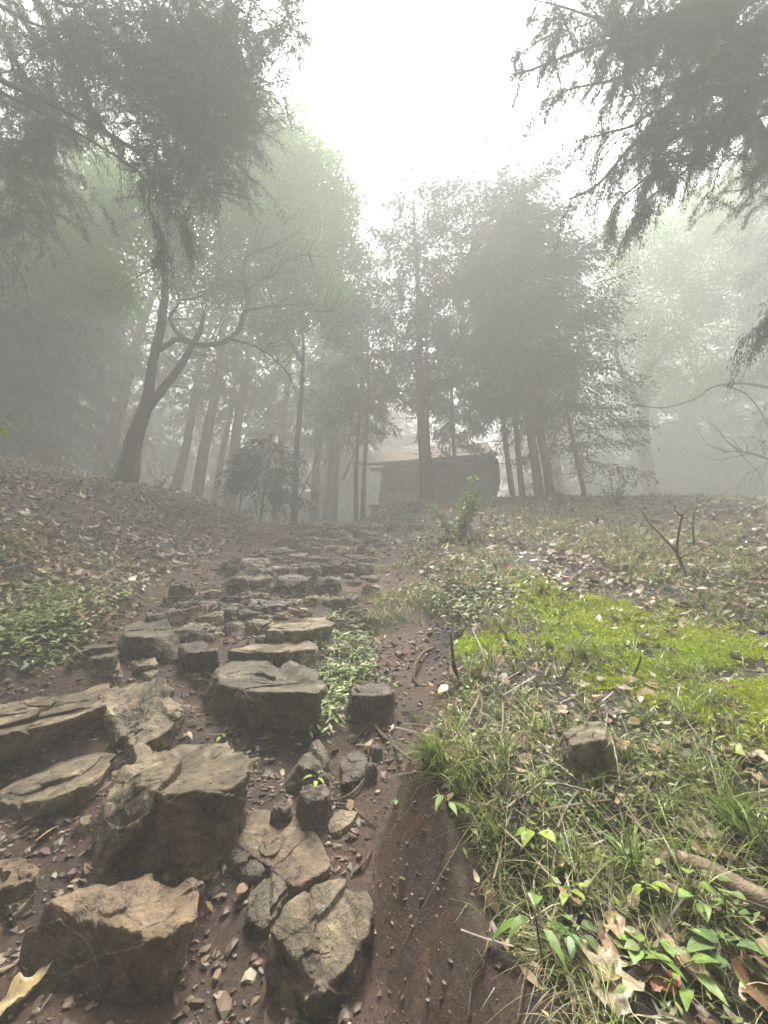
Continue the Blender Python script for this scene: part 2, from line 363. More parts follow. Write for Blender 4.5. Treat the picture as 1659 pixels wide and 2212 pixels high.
def hero(label, top, base, ref, h, slope=(0, .1), mt=None, seed=1, back=.12, name='rock', **k):
    """top: pixels of the upper face, cut by a tilted plane that stands h above the ground at pixel ref; base: pixels of the foot"""
    p0 = hit(*ref, h); pts = []
    n = np.array([-slope[0], -slope[1], 1.0]); cam0 = np.array([0, 0, EYE]); d0 = np.linalg.norm(p0[:2])
    for (u, v) in top:
        d = ray(u, v); den = d @ n; t = ((p0 - cam0) @ n) / den if abs(den) > .05 else 99
        t0 = dep(p0); t = np.clip(t, t0 * .6, t0 * 1.55) if t > 0 else t0 * 1.55
        pts.append(cam0 + d * t)
    T = np.array(pts); B = []
    for (u, v) in base:
        q = hit(u, v, .0); tj = T[np.argsort(np.abs(np.array([k_[0] for k_ in top]) - u) + .6 * np.abs(np.array([k_[1] for k_ in top]) - v))[:2]].min(0); q = atY(u, v, .4 * q[1] + .6 * max(q[1], tj[1] - .02)); B.append(q - [0, 0, .02]); B.append(q - [0, 0, .10])
    cx = T[:, 0].mean(); far = T[T[:, 1] > np.median(T[:, 1])]
    for q in far: B.append([q[0], q[1] + back * .3, min(q[2], float(H(q[0], q[1]))) - .12])
    FP.append((T[:, 0].mean(), T[:, 1].mean(), np.ptp(T[:, 0]) * .5, np.ptp(T[:, 1]) * .5))
    return stone(np.vstack([T, np.array(B)]), seed, mt or rock_m, label, name=name, **k)
hero('big squarish boulder with a flat tan top and dark front, largest on the path', [(268, 1640), (300, 1612), (400, 1606), (500, 1612), (532, 1640), (520, 1680), (480, 1702), (420, 1700), (350, 1708), (285, 1668)],
     [(183, 1790), (190, 1845), (300, 1872), (450, 1892), (515, 1745)], (420, 1700), .28, (.02, .12), rock_m, 3, sub=7)
hero('huge dark stone with an orange wet top at the bottom left', [(88, 1938), (165, 1925), (320, 1882), (420, 1908), (428, 1965), (350, 2022), (265, 1980), (165, 1962)],
     [(62, 2085), (110, 2112), (225, 2135), (372, 2124), (388, 2030)], (265, 1980), .17, (.03, .18), rocko_m, 5, sub=7)
hero('tan wedge shaped stone with a grey broken lower left edge, at the bottom middle', [(720, 1902), (795, 1922), (804, 1957), (765, 2000), (762, 2082), (700, 2140), (640, 2060), (590, 2010), (605, 1955), (650, 1920)],
     [(578, 2045), (592, 2100), (640, 2172), (698, 2162), (765, 2090)], (680, 2060), .11, (-.05, .62), rock_m, 8, sub=7, bed=(.5, .6, .8))
hero('small rounded grey green stone wedged left of the bottom wedge stone', [(570, 1882), (600, 1887), (620, 1922), (592, 1982), (562, 2000), (535, 1972), (537, 1920)],
     [(530, 1990), (560, 2022), (590, 1995)], (570, 1980), .06, (.1, .6), rockg_m, 9)
hero('flat wet orange slab sloping down beside the biggest boulder', [(500, 1765), (550, 1742), (640, 1755), (700, 1815), (716, 1872), (640, 1914), (575, 1864), (505, 1814)],
     [(500, 1822), (570, 1872), (642, 1922), (716, 1880)], (575, 1864), .035, (.0, .40), rocko_m, 11, sub=6, rough=.5)
hero('low dark brown stone under the lower left edge of the wet orange slab', [(490, 1835), (512, 1815), (570, 1862), (575, 1880), (540, 1890)], [(470, 1880), (510, 1905), (560, 1908)], (540, 1885), .05, (0, .3), rockd_m, 12)
hero('small black upright block with a pale cap and a green sprig on top', [(645, 1706), (668, 1694), (704, 1692), (712, 1718), (690, 1722), (665, 1728)],
     [(634, 1772), (652, 1803), (700, 1800), (716, 1752)], (665, 1728), .115, (0, .15), rockd_m, 14, rough=.7)
hero('dark triangular stone like a little tent behind the upright block', [(684, 1600), (702, 1616), (668, 1660), (645, 1650)], [(612, 1700), (660, 1708), (732, 1694), (722, 1660)], (680, 1630), .13, (0, .3), rockg_m, 15, rough=.8)
hero('faint brown lump half buried right of the triangular stone', [(735, 1635), (765, 1620), (795, 1640), (790, 1670), (740, 1690)], [(735, 1700), (790, 1695)], (765, 1680), .04, (0, .4), rockd_m, 16)
hero('grey flat stone flake lying right of the black upright block', [(705, 1768), (735, 1745), (775, 1752), (755, 1778), (722, 1798), (708, 1790)], [(708, 1800), (725, 1806), (770, 1770)], (730, 1775), .025, (0, .45), rock_m, 17, rough=.5, col=(1.2, 1.2, 1.25))
hero('long low tilted slab at the left below the layered outcrop', [(0, 1708), (80, 1680), (130, 1640), (175, 1607), (258, 1634), (215, 1680), (110, 1722), (30, 1732)],
     [(5, 1752), (100, 1778), (200, 1732), (245, 1690)], (110, 1722), .10, (.18, .25), rock_m, 18, sub=6, bed=(.2, -.3, 1))
hero('layered grey brown outcrop slab with cleft edges at the left frame edge', [(-40, 1500), (60, 1478), (180, 1460), (222, 1492), (214, 1528), (120, 1560), (-40, 1590)],
     [(-60, 1670), (20, 1640), (110, 1606), (205, 1560)], (120, 1556), .24, (.10, .22), rock_m, 20, sub=7, bed=(.15, -.2, 1), rough=1.2)
hero('pointed tan slab standing on edge with a wrinkled face, left of the path', [(222, 1500), (280, 1470), (345, 1468), (378, 1505), (385, 1545), (355, 1580), (292, 1612), (242, 1570), (224, 1530)],
     [(250, 1600), (300, 1640), (372, 1592), (392, 1555)], (300, 1590), .12, (.10, .75), rock_m, 22, sub=7, bed=(.1, -.8, .6))
hero('long dark boulder with a lichen topped ridge in the middle of the path', [(472, 1442), (505, 1426), (560, 1427), (640, 1437), (690, 1462), (688, 1495), (600, 1482), (540, 1488), (474, 1470)],
     [(440, 1522), (470, 1552), (560, 1562), (680, 1557), (695, 1505)], (560, 1486), .26, (.0, .20), rockg_m, 24, sub=7)
hero('lone brown cube like stone by the weeds right of the middle boulder', [(758, 1482), (800, 1468), (842, 1474), (846, 1498), (800, 1500), (760, 1502)], [(752, 1545), (800, 1562), (842, 1557), (848, 1520)], (800, 1500), .17, (0, .2), rockd_m, 26, sub=6)
hero('grey stone with a lit brown cap sunk in the grassy bank', [(1216, 1572), (1250, 1558), (1300, 1552), (1312, 1592), (1232, 1604)], [(1203, 1630), (1222, 1668), (1270, 1692), (1336, 1672), (1322, 1620)], (1270, 1600), .13, (0, .25), rock_m, 28, sub=6, rough=.7, col=(.95, 1, 1))
hero('squat stone with a sharp dark front at the left side of the path', [(180, 1400), (222, 1383), (268, 1395), (250, 1416), (195, 1418)], [(163, 1440), (215, 1448), (262, 1434)], (215, 1416), .12, (.05, .2), rockg_m, 30)
hero('broad mossy olive boulder on the left above the squat stone', [(262, 1347), (300, 1338), (345, 1340), (378, 1362), (330, 1374), (270, 1372)], [(262, 1400), (330, 1424), (395, 1420)], (330, 1374), .2, (.0, .22), rockg_m, 32, sub=6)
hero('dark square faced block between the mossy boulder and the flat slabs', [(385, 1388), (440, 1380), (472, 1396), (470, 1408), (400, 1404)], [(382, 1440), (430, 1458), (475, 1440)], (430, 1406), .2, (0, .2), rockd_m, 34)
hero('lower of two long flat step slabs edged with weeds', [(490, 1404), (560, 1386), (670, 1380), (688, 1398), (600, 1408), (540, 1408)], [(490, 1424), (590, 1434), (684, 1424)], (590, 1407), .13, (0, .26), rock_m, 36, sub=6, rough=.7)
hero('upper of two long flat step slabs edged with weeds', [(570, 1360), (600, 1342), (700, 1334), (722, 1350), (645, 1362)], [(566, 1388), (640, 1392), (705, 1384)], (645, 1360), .14, (0, .28), rock_m, 37, sub=6, rough=.7)
hero('stack of thin rusty stone plates at the left edge beside the biggest stones', [(-20, 1865), (40, 1850), (92, 1866), (75, 1895), (20, 1912), (-20, 1915)], [(-20, 1960), (30, 1965), (75, 1925)], (40, 1900), .07, (0, .3), rocko_m, 39, bed=(.2, -.3, 1), rough=1.3)
hero('small slanted plate leaning under the rusty stone plates', [(10, 1955), (60, 1925), (75, 1932), (30, 1975)], [(10, 1985), (35, 1990), (75, 1945)], (40, 1960), .03, (.3, .2), rockg_m, 40)
hero('pale wedge chip standing upright near the pointed slab', [(236, 1448), (258, 1428), (263, 1440), (245, 1462)], [(232, 1468), (262, 1462)], (248, 1455), .06, (.1, .4), rock_m, 41)
hero('thin layered slab lying between the squat stone and the dark block', [(282, 1425), (330, 1418), (345, 1432), (300, 1440)], [(280, 1448), (340, 1446)], (310, 1437), .06, (0, .3), rock_m, 42)
def mid(u, vt, vb, w, label, m=rock_m, seed=0, deepf=.8, group=None, tilt=0.1, sub=5):
    g = np.random.default_rng(900 + seed + int(u)); p = hit(u, vb); t = dep(p)
    W = w / F * t; hh = (vb - vt) / F * t * 1.0; D = W * deepf * g.uniform(.8, 1.1); P = []
    yaw = g.uniform(-.3, .3); cy_, sy_ = math.cos(yaw), math.sin(yaw); n_ = 7; ph = g.uniform(0, 6.28)
    for j in range(n_):                     # an irregular polygon for the tread, a wider one for the buried foot
        a_ = ph + 6.283 * (j + g.uniform(-.3, .3)) / n_; cx_, sn_ = math.cos(a_), math.sin(a_)
        ex = np.sign(cx_) * abs(cx_) ** .7 * W * .5 * g.uniform(.82, 1.0); ey = np.sign(sn_) * abs(sn_) ** .7 * D * .5 * g.uniform(.8, 1.05)
        x_, y_ = p[0] + ex * cy_ - ey * sy_, p[1] + D * .5 + ex * sy_ + ey * cy_
        P.append((x_, y_, p[2] + hh * g.uniform(.8, 1.12) + (y_ - p[1]) * (.2 + tilt * g.uniform(-1, 1)) + ex * g.normal() * .12))
        P.append((p[0] + (x_ - p[0]) * 1.08, y_ - D * .03, p[2] + hh * .25 + (y_ - p[1]) * .25)); P.append((x_, y_, p[2] - .14 + (y_ - p[1]) * .3))
    FP.append((p[0], p[1] + D * .5, W * .5, D * .5))
    return stone(np.array(P), 100 + seed, m, label, sub=sub, rough=1.0, group=group)
MID = [
 (370, 1262, 1312, 62, 'upright brown stone with a dark left face above the twin ledges', rockd_m),
 (398, 1300, 1326, 100, 'dark humped ledge, upper of the twin ledges on the left', rockd_m),
 (378, 1318, 1350, 100, 'slanting tan edged ledge, lower of the twin ledges on the left', rock_m),
 (448, 1330, 1364, 56, 'angular stone with a notch just right of the twin ledges', rock_m),
 (445, 1276, 1296, 60, 'low grey slab in the mud above the dark humped ledge', rock_m),
 (547, 1283, 1303, 66, 'smooth ochre dome stone in the centre below the mossy pair', rocko_m),
 (526, 1251, 1292, 106, 'wide mossy step stone with a pale crust, left of the mossy pair', rockg_m),
 (632, 1254, 1292, 102, 'wide mossy step stone with a dark hollow, right of the mossy pair', rockg_m),
 (706, 1250, 1284, 62, 'pointed green tinged stone right of the mossy pair', rockg_m),
 (572, 1308, 1336, 110, 'long brown riser stone set across the path over the flat slabs', rockd_m),
 (552, 1345, 1376, 70, 'crumpled light brown stone touching the left end of the upper flat slab', rock_m),
 (728, 1298, 1322, 96, 'stone half hidden by pale green weeds at the right of the path', rockg_m),
 (489, 1210, 1246, 50, 'nearly black cube stone at the left of the upper steps', rockd_m),
 (540, 1212, 1240, 90, 'broad worn stone right of the nearly black cube', rock_m),
 (609, 1225, 1252, 68, 'leaning wedge stone in the middle of the upper steps', rock_m),
 (662, 1228, 1256, 70, 'knobbly tan stone beside the leaning wedge', rock_m),
 (714, 1222, 1250, 58, 'dark stone with a slanted pale top right of the knobbly one', rockd_m),
 (775, 1216, 1246, 58, 'dark blunt stone at the far right of the upper steps', rockd_m),
 (638, 1200, 1218, 46, 'small rounded tan stone behind the leaning wedge', rocko_m),
 (687, 1202, 1218, 68, 'low dark oblong stone right of the small rounded tan one', rockd_m),
 (592, 1204, 1216, 34, 'tiny dark stone left of the small rounded tan one', rockd_m),
 (594, 1184, 1200, 104, 'long thin flagstone ending the upper steps on the left', rockd_m),
 (672, 1180, 1200, 50, 'dark brick shaped stone, left of two in one course', rockd_m),
 (737, 1182, 1200, 48, 'brown brick shaped stone, right of two in one course', rock_m),
 (786, 1178, 1202, 50, 'rough stone at the right end of the brick shaped course', rock_m),
 (623, 1163, 1182, 42, 'mossy topped stone on the left under the green tuft', rockg_m),
 (656, 1146, 1172, 34, 'dark upright stone beside the mossy topped one', rockd_m),
 (690, 1148, 1170, 48, 'grey domed stone in the highest course', rockg_m),
 (724, 1148, 1170, 34, 'brown stone in the highest course next to the grey dome', rockd_m),
 (702, 1160, 1184, 60, 'flat brown stone just below the grey dome', rock_m),
 (746, 1158, 1180, 34, 'tilted squarish plate in the highest course', rock_m),
 (776, 1146, 1164, 54, 'mossy flat stone at the right of the highest course', rockg_m),
 (806, 1160, 1176, 46, 'last rough stone on the right below the crest', rockd_m),
 (800, 1266, 1288, 44, 'isolated grey stone in the mud right of the weeds', rock_m),
 (800, 1338, 1364, 50, 'pale stone in the mud at the right edge of the weeds', rock_m),
 (768, 1352, 1374, 36, 'small green stone left of the pale one in the mud', rockg_m),
 (640, 1220, 1232, 40, 'thin flake stone between the small rounded tan one and the knobbly one', rock_m),
 (560, 1242, 1256, 44, 'small half sunk stone under the broad worn stone', rockd_m),
 (676, 1292, 1310, 50, 'flat chip of stone above the upper flat slab', rock_m),
 (486, 1316, 1342, 46, 'dark rubble stone left of the long brown riser', rockd_m),
 (500, 1350, 1364, 40, 'palest small flat chip on the path above the dark block', rock_m),
 (640, 1316, 1334, 60, 'rusty flat stone at the right end of the long brown riser', rocko_m),
 (800, 1660, 1700, 30, 'narrow brown stone on edge inside the curved root', rockd_m),
 (812, 1618, 1650, 34, 'rounded brown stone above the one on edge', rockd_m),
 (455, 1900, 1925, 26, 'ochre pebble sized stone between the boulder and the wet slab', rocko_m),
 (870, 1905, 1935, 18, 'lone ochre pebble in the bare mud slope', rocko_m),
 (165, 1785, 1815, 34, 'small stone at the left foot of the biggest boulder', rock_m),
 (90, 1640, 1652, 44, 'thin dark chip on the top end of the low tilted slab', rockd_m),
 (310, 1455, 1470, 40, 'small buff stone behind the pointed slab', rock_m),
 (205, 1452, 1466, 40, 'flat buff stone behind the layered outcrop', rock_m),
 (600, 1760, 1800, 52, 'little heap stone lying on the wet orange slab', rockd_m),
 (545, 1650, 1664, 30, 'small loose chip right of the biggest boulder top', rock_m),
 (855, 1125, 1145, 40, 'dim stone at the right shoulder of the crest', rockd_m),
 (900, 1130, 1148, 36, 'dim stone among grass right of the crest', rockg_m),
 (1060, 1462, 1478, 40, 'pale stone chip in the grass near the broken stick', rock_m),
]
# the gaps between the step stones are packed with smaller unnamed ones
gq = np.random.default_rng(77)
for i in range(175):
    v = gq.uniform(1128, 1400) if i < 150 else gq.uniform(1400, 1640); lo_ = np.interp(v, [1128, 1180, 1250, 1330, 1400, 1640], [630, 590, 450, 340, 270, 150]); hi_ = np.interp(v, [1128, 1180, 1250, 1330, 1400, 1640], [840, 830, 830, 800, 760, 820])
    u = gq.uniform(lo_, hi_); w = gq.uniform(20, 72 if i < 125 else 46) * np.interp(v, [1128, 1400, 1640], [.9, 1.2, .9]); MID.append((u, v - w * gq.uniform(.16, .34), v, w, 'small rough filler stone packed between the larger step stones of the path', [rock_m, rockd_m, rockg_m, rockd_m][i % 4]))
for i, (u, vt, vb, w, lab, m_) in enumerate(MID): mid(u, vt, vb, w, lab, m_, i, group='small filler stones of the path' if lab.startswith('small rough filler') else None, sub=5 if w > 40 else 4)
for i, (u, v, w, lab) in enumerate([(687, 1128, 120, 'left of two weathered logs laid as the top step'), (775, 1130, 130, 'right of two weathered logs laid as the top step')]):
    c_ = hit(u, v + 13); hw = w / 2 / F * dep(c_); a = c_ + [-hw, .05, .03]; b = c_ + [hw, -.03, .04]; mdl = (a + b) / 2; A = Acc(mdl)
    addtube(A, [a, a * .66 + b * .34 + [0, 0, .02], a * .33 + b * .67, b], [.07, .08, .075, .06], n=12, wob=.09, seed=i, sub=5); o = A.build('step_log', wood_m, None, label=lab, cat='log', group='logs of the top step'); o.location = [float(q) for q in mdl]
# loose gravel: small angular stones no one could count
def logy(n, a, b, g=rng): return np.exp(g.uniform(math.log(a), math.log(b), n))
def gravel(n):
    y = logy(n, .75, 13); x = rng.uniform(-1, 1, n) * (y * 1.15 + .6); pmv = pathmask(x, y); k = rng.uniform(size=n) < pmv * .97 + .03 * (y < 5)
    k &= ((x < pl(y, EF) - .03) | (x > pl(y, EF) + pl(y, EG) * 1.1) | (y > 2.2) | (rng.uniform(size=n) < .8)); k &= (fb2(x, y, 3, 2, 77) + rng.uniform(-.5, .6, n)) > 0
    x, y = x[k], y[k]; n = len(x); D, Fc = ico(1)
    sz = np.exp(rng.normal(size=n) * .55) * .0068 * (.7 + .3 * np.clip(y, 0, 6)); sz = np.minimum(sz, .010 + .006 * y); fz = (x > pl(y, EF) - .03) & (x < pl(y, EF) + pl(y, EG) * 1.1) & (y < 2.2); sz = np.where(fz, sz * .5, sz)
    sh = rng.uniform(.5, 1.4, (n, 1, 3)) * np.array([1, 1, .5]); J = 1 + rng.uniform(-.35, .3, (n, len(D), 1))
    a = rng.uniform(0, 6.28, n); c, s = np.cos(a), np.sin(a); V = D[None] * J * sh
    V = np.stack([V[..., 0] * c[:, None] - V[..., 1] * s[:, None], V[..., 0] * s[:, None] + V[..., 1] * c[:, None], V[..., 2] + V[..., 0] * rng.uniform(-.5, .5, (n, 1))], -1) * sz[:, None, None]
    V += np.stack([x, y, H(x, y) + sz * .15], -1)[:, None]
    pal = np.array([(.085, .055, .036), (.14, .095, .06), (.20, .145, .09), (.06, .043, .032), (.16, .135, .105), (.30, .25, .18)]); pc = pal[rng.choice(6, n, p=[.27, .27, .17, .17, .08, .04])]
    fc_ = (x > pl(y, EF) - .03) & (x < pl(y, EF) + pl(y, EG) * 1.1) & (y < 2.2) & (rng.uniform(size=n) < .9); cl = fc_ | (rng.uniform(size=n) < .35)
    pc[cl] = np.array([.072, .041, .026]) * rng.uniform(.6, 1.5, (cl.sum(), 1))      # crumbs of earth among the stones
    Fq = (Fc[None] + (np.arange(n) * len(D))[:, None, None]).reshape(-1, 3)
    mk('gravel', V, Fq, pebble_m, None, np.repeat(pc, len(D), 0), False, kind='stuff', label='loose angular gravel scattered over the muddy path')
pebble_m = mat('pebble', lambda t, b: t.links.new(attr(t).outputs[0], b.inputs['Base Color']), .55, .45)
gravel(60000)

# ------------------------------------------------------------------ hut, lantern, pole
def boxm(A, x0, x1, y0, y1, z0, z1, fx=0):
    V = np.array([(x, y, z) for z in (z0, z1) for y in (y0, y1) for x in (x0, x1)], float)
    A.add(V, np.array([[0, 2, 3, 1], [4, 5, 7, 6], [0, 1, 5, 4], [2, 6, 7, 3], [0, 4, 6, 2], [1, 3, 7, 5]]))
def M_plank(t, b):
    tc = nd(t, 'ShaderNodeTexCoord', name='TC'); w = nd(t, 'ShaderNodeTexWave', bands_direction='X'); w.inputs['Scale'].default_value = 2.2; w.inputs['Distortion'].default_value = .3
    t.links.new(tc.outputs['Object'], w.inputs[0]); n = noise(t, 8, 6, .6); g = ramp(t, n.outputs[0], [(.3, (.045, .03, .024)), (.7, (.095, .066, .05))])
    l = ramp(t, w.outputs[0], [(0, (.35, .35, .35)), (.12, (1, 1, 1))]); m = mix(t, 1, g.outputs[0], l.outputs[0], 'MULTIPLY'); t.links.new(m.outputs[2], b.inputs['Base Color']); bump(t, b, l.outputs[0], .02, .8)
plank_m = mat('dark_weathered_planks', M_plank, .75, .25); roof_m = mat('rusty_pink_roof_sheet', M_flat((.17, .13, .105), 1.0, 6, .25, .02), 1.0, .05); stone_m = mat('lantern_stone', M_flat((.14, .13, .11), .9, 18, .35, .02))
wall_m = mat('faded_wall_boards', M_flat((.15, .16, .14), .8, 5, .2)); glass_m = mat('dull_window_glass', M_flat((.05, .06, .06), .2, 3, .2, .001))
a0 = np.array([-.9, 15.0]); b0 = np.array([4.65, 14.05]); hz = float(H(1.5, 15)) - .25; e1 = (b0 - a0) / np.linalg.norm(b0 - a0)
hut = empty('mountain_hut', (a0[0], a0[1], hz), 'dark wooden hut with a rusty pink roof in the mist above the path', 'hut'); hut.rotation_euler = (0, 0, math.atan2(e1[1], e1[0]))
EZ = 8.9 - hz; bottom = EZ - .95
A = Acc(); boxm(A, .98, 5.38, .62, 4.7, -.3, bottom - .003); A.build('wall', wall_m, hut, False)
A = Acc(); n = 9; zs = np.linspace(bottom, EZ - .02, n); xl = .98 - .32 * (np.linspace(0, 1, n)) ** 1.6
V = []
for z, x in zip(zs, xl): V += [(x, .45 - .25 * (z - bottom) / 1.3, z), (5.72, .45 - .25 * (z - bottom) / 1.3, z), (5.72, 4.9, z), (x, 4.9, z)]
Fq = [[i * 4 + j, i * 4 + (j + 1) % 4, i * 4 + 4 + (j + 1) % 4, i * 4 + 4 + j] for i in range(n - 1) for j in range(4)] + [[3, 2, 1, 0], [(n - 1) * 4 + k for k in range(4)]]
A.add(V, np.array(Fq)); A.build('upper_wall', plank_m, hut, False)
A = Acc(); ky = np.linspace(0, 2.7, 8); cz = EZ + .02 + 2.1 * (ky / 2.7) ** 1.12; prof = [(y, z) for y, z in zip(ky, cz)] + [(5.4 - y, z) for y, z in zip(ky[::-1][1:], cz[::-1][1:])]
nx_ = 12; V = []
for th in (0.0, .13):
    for i in range(nx_ + 1):
        x = -.35 + 6.01 * i / nx_; tip = .10 * max(0, 1 - (x + .35) / .8) ** 2
        V += [(x - (.06 if i == 0 else 0) + .9 * max(0, 1 - (x + .35) / 1.5) * (1 - abs(y - 2.7) / 2.7), y - (.12 if j in (0,) else 0), z + th + tip * (1 if j in (0, 1, 13, 14) else .3)) for j, (y, z) in enumerate(prof)]
m_ = len(prof); N1 = (nx_ + 1) * m_; Fq = []
for i in range(nx_):
    for j in range(m_ - 1):
        q = i * m_ + j; Fq += [[q, q + 1, q + m_ + 1, q + m_], [N1 + q, N1 + q + m_, N1 + q + m_ + 1, N1 + q + 1]]
    Fq += [[i * m_, i * m_ + m_, N1 + i * m_ + m_, N1 + i * m_], [i * m_ + m_ - 1, N1 + i * m_ + m_ - 1, N1 + (i + 2) * m_ - 1, (i + 2) * m_ - 1]]
for i in (0, nx_):
    for j in range(m_ - 1): q = i * m_ + j; Fq.append([q, N1 + q, N1 + q + 1, q + 1])
A.add(V, np.array(Fq)); rf = A.build('roof', roof_m, hut, False)
A = Acc()
boxm(A, .3, 5.66, .04, .16, EZ - .13, EZ - .02); A.build('eave_beam', plank_m, hut, False)
A = Acc(); A.add([(5.60, .1, EZ + .02), (5.60, 5.3, EZ + .02), (5.60, 2.7, EZ + 2.11), (5.54, .1, EZ + .02), (5.54, 5.3, EZ + .02), (5.54, 2.7, EZ + 2.11)], np.array([[0, 1, 2, 2], [3, 5, 4, 4], [0, 3, 4, 1], [1, 4, 5, 2], [2, 5, 3, 0]])[:, [0, 1, 2, 3]][2:]); A.add([(5.60, .1, EZ + .02), (5.60, 5.3, EZ + .02), (5.60, 2.7, EZ + 2.11)], np.array([[0, 1, 2]])); A.build('gable_board', plank_m, hut, False)
for k, (x0, x1) in enumerate([(1.5, 2.5), (3.9, 4.9)]):
    A = Acc(); boxm(A, x0, x1, .57, .616, 1.1, 1.95); w = A.build('window', glass_m, hut, False); A = Acc()
    for q in (x0 - .05, (x0 + x1) / 2 - .025, x1): boxm(A, q, q + .05, .54, .568, 1.05, 2.0)
    boxm(A, x0 - .05, x1 + .05, .535, .539, 1.0, 1.05); A.build('frame', plank_m, w, False)
A = Acc(); boxm(A, 2.85, 3.65, .57, .616, 0, 1.95); dr = A.build('door', plank_m, hut, False); A = Acc(); boxm(A, 3.5, 3.55, .54, .567, .9, 1.1); A.build('handle', stone_m, dr, False)
lp = atY(811, 1100, 13.2); lp[2] = float(H(lp[0], lp[1])) - .03; lan = empty('stone_lantern', lp, 'small stone lantern with a peaked roof left of the hut wall', 'lantern')
lt = float(atY(811, 1084, 13.2)[2] - lp[2])
def poly_(A, n, rings):
    a = np.linspace(0, 2 * np.pi, n, endpoint=False) + .3; V = []
    for r, z in rings: V += [(r * math.cos(q), r * math.sin(q), z) for q in a]
    F4 = [[i * n + j, i * n + (j + 1) % n, (i + 1) * n + (j + 1) % n, (i + 1) * n + j] for i in range(len(rings) - 1) for j in range(n)]
    A.add(V, np.array(F4))
for nm, rings in (('base', [(0, -.1), (.24, -.1), (.24, .08), (.17, .14), (0, .14)]), ('pillar', [(0, .14), (.10, .14), (.085, lt - .5), (0, lt - .5)]), ('light_box', [(0, lt - .5), (.17, lt - .5), (.17, lt - .43), (.12, lt - .42), (.12, lt - .21), (0, lt - .21)]), ('roof', [(0, lt - .21), (.26, lt - .22), (.25, lt - .17), (.10, lt - .06), (.05, lt - .05), (.055, lt - .02), (0, lt + .03)])):
    A = Acc(); poly_(A, 6, rings); A.build(nm, stone_m, lan, False)
def stick(name, label, cat, pts, rad, m=twig_m, n=7, forks=(), group=None, wob=.10, seed=0):
    pts = [np.array(p, float) for p in pts]; A = Acc(pts[0]); addtube(A, pts, rad, n=n, wob=wob, seed=seed, sub=4)
    for f, r in forks: addtube(A, f, r, n=5, wob=.05, seed=seed, sub=3)
    o = A.build(name, m, None, label=label, cat=cat, group=group); o.location = [float(q) for q in pts[0]]; return o
stick('leaning_pole', 'thin black pole leaning to the right against the pale trunks left of the lantern', 'pole', [atY(638, 1095, 12), atY(660, 1045, 12), atY(690, 982, 12.2)], [.028, .02], barkd_m)
stick('broken_branch', 'pale broken branch leaning up to the right from the pale trunks toward the hut', 'branch', [atY(742, 1035, 13), atY(760, 990, 13), atY(800, 925, 13)], [.05, .02])
def G(u, v, h=.01): return hit(u, v, h)
stick('upright_stick', 'dark broken stick standing upright at the edge of the grassy bank', 'stick', [G(1008, 1488), hit(990, 1462, .03), atD(981, 1440, dep(G(1000, 1478)) - .02), atD(977, 1405, dep(G(1000, 1478))), atD(973, 1368, dep(G(1000, 1478)) + .02)], [.012, .010, .009, .007, .005], twig_m, seed=2)
stick('curved_root', 'curved bare root arching out of the mud left of the upright stick', 'root', [G(905, 1482, .0), G(893, 1465, .03), G(900, 1430, .06), G(916, 1408, .05), G(940, 1398, .0)], [.008, .011, .012, .01, .006], seed=3)
stick('pale_stick', 'short straight pale stick lying below the lone brown stone', 'stick', [G(766, 1602), G(799, 1560, .02)], [.006, .0045], wood_m, seed=4)
stick('reddish_root', 'reddish root running diagonally from the lone brown stone to the bank', 'root', [G(806, 1562, .01), G(830, 1592, .02), G(855, 1615, .02), G(888, 1642, .01)], [.009, .008, .005], seed=5)
stick('looping_vine', 'thin dark vine looping between the triangular stone and the bank', 'vine', [G(712, 1730, .01), G(745, 1722, .012), G(775, 1700, .02), G(797, 1662, .02), G(800, 1635, .02), G(790, 1615, .01)], [.004, .006, .005], seed=6)
stick('lower_vine', 'thin twig curving down right past the grey flake', 'twig', [G(715, 1735, .01), G(755, 1740, .012), G(785, 1765, .012), G(812, 1788, .005)], [.005, .003], seed=7)
stick('small_twig', 'small dark twig lying in the mud above the bottom wedge stone', 'twig', [G(762, 1888, .008), G(790, 1860, .015), G(803, 1835, .01)], [.004, .003], seed=8)
stick('fallen_twig', 'short brown twig lying across the mud left of the curved root', 'twig', [G(868, 1540, .01), G(915, 1532, .014)], [.006, .004], seed=9)
for i, pp in enumerate([[(1012, 2212), (1020, 2120), (1045, 2085), (1030, 2050)], [(945, 1705), (950, 1730), (938, 1765)], [(1118, 2212), (1128, 2140), (1140, 2090)], [(1062, 1990), (1050, 2050), (1020, 2110)]]):
    stick('hanging_root', 'thin pale rootlet hanging down the cut face of the bank', 'root', [G(u, v, .012) for u, v in pp], [.0022, .0012], wood_m, n=5, group='rootlets on the cut bank', seed=30 + i)
# rotten log and bark in the grass
lg = [G(1440, 1845, .03), G(1520, 1880, .03), G(1600, 1925, .03), G(1720, 1985, .03)]
A = Acc(lg[0]); addtube(A, lg, [.016, .024, .026, .024], n=16, wob=.06, seed=11, sub=8); addtube(A, [lg[0] + [.0, -.01, .0], G(1400, 1868, .02), G(1375, 1890, .01)], [.013, .005], n=6); addtube(A, [G(1380, 1895, .02), G(1450, 1925, .02), G(1560, 1975, .02)], [.008, .014, .010], n=8, wob=.15, sub=5)
o = A.build('rotten_log', wood_m, None, label='split rotten grey log half buried in grass at the lower right edge', cat='log'); o.location = [float(q) for q in lg[0]]
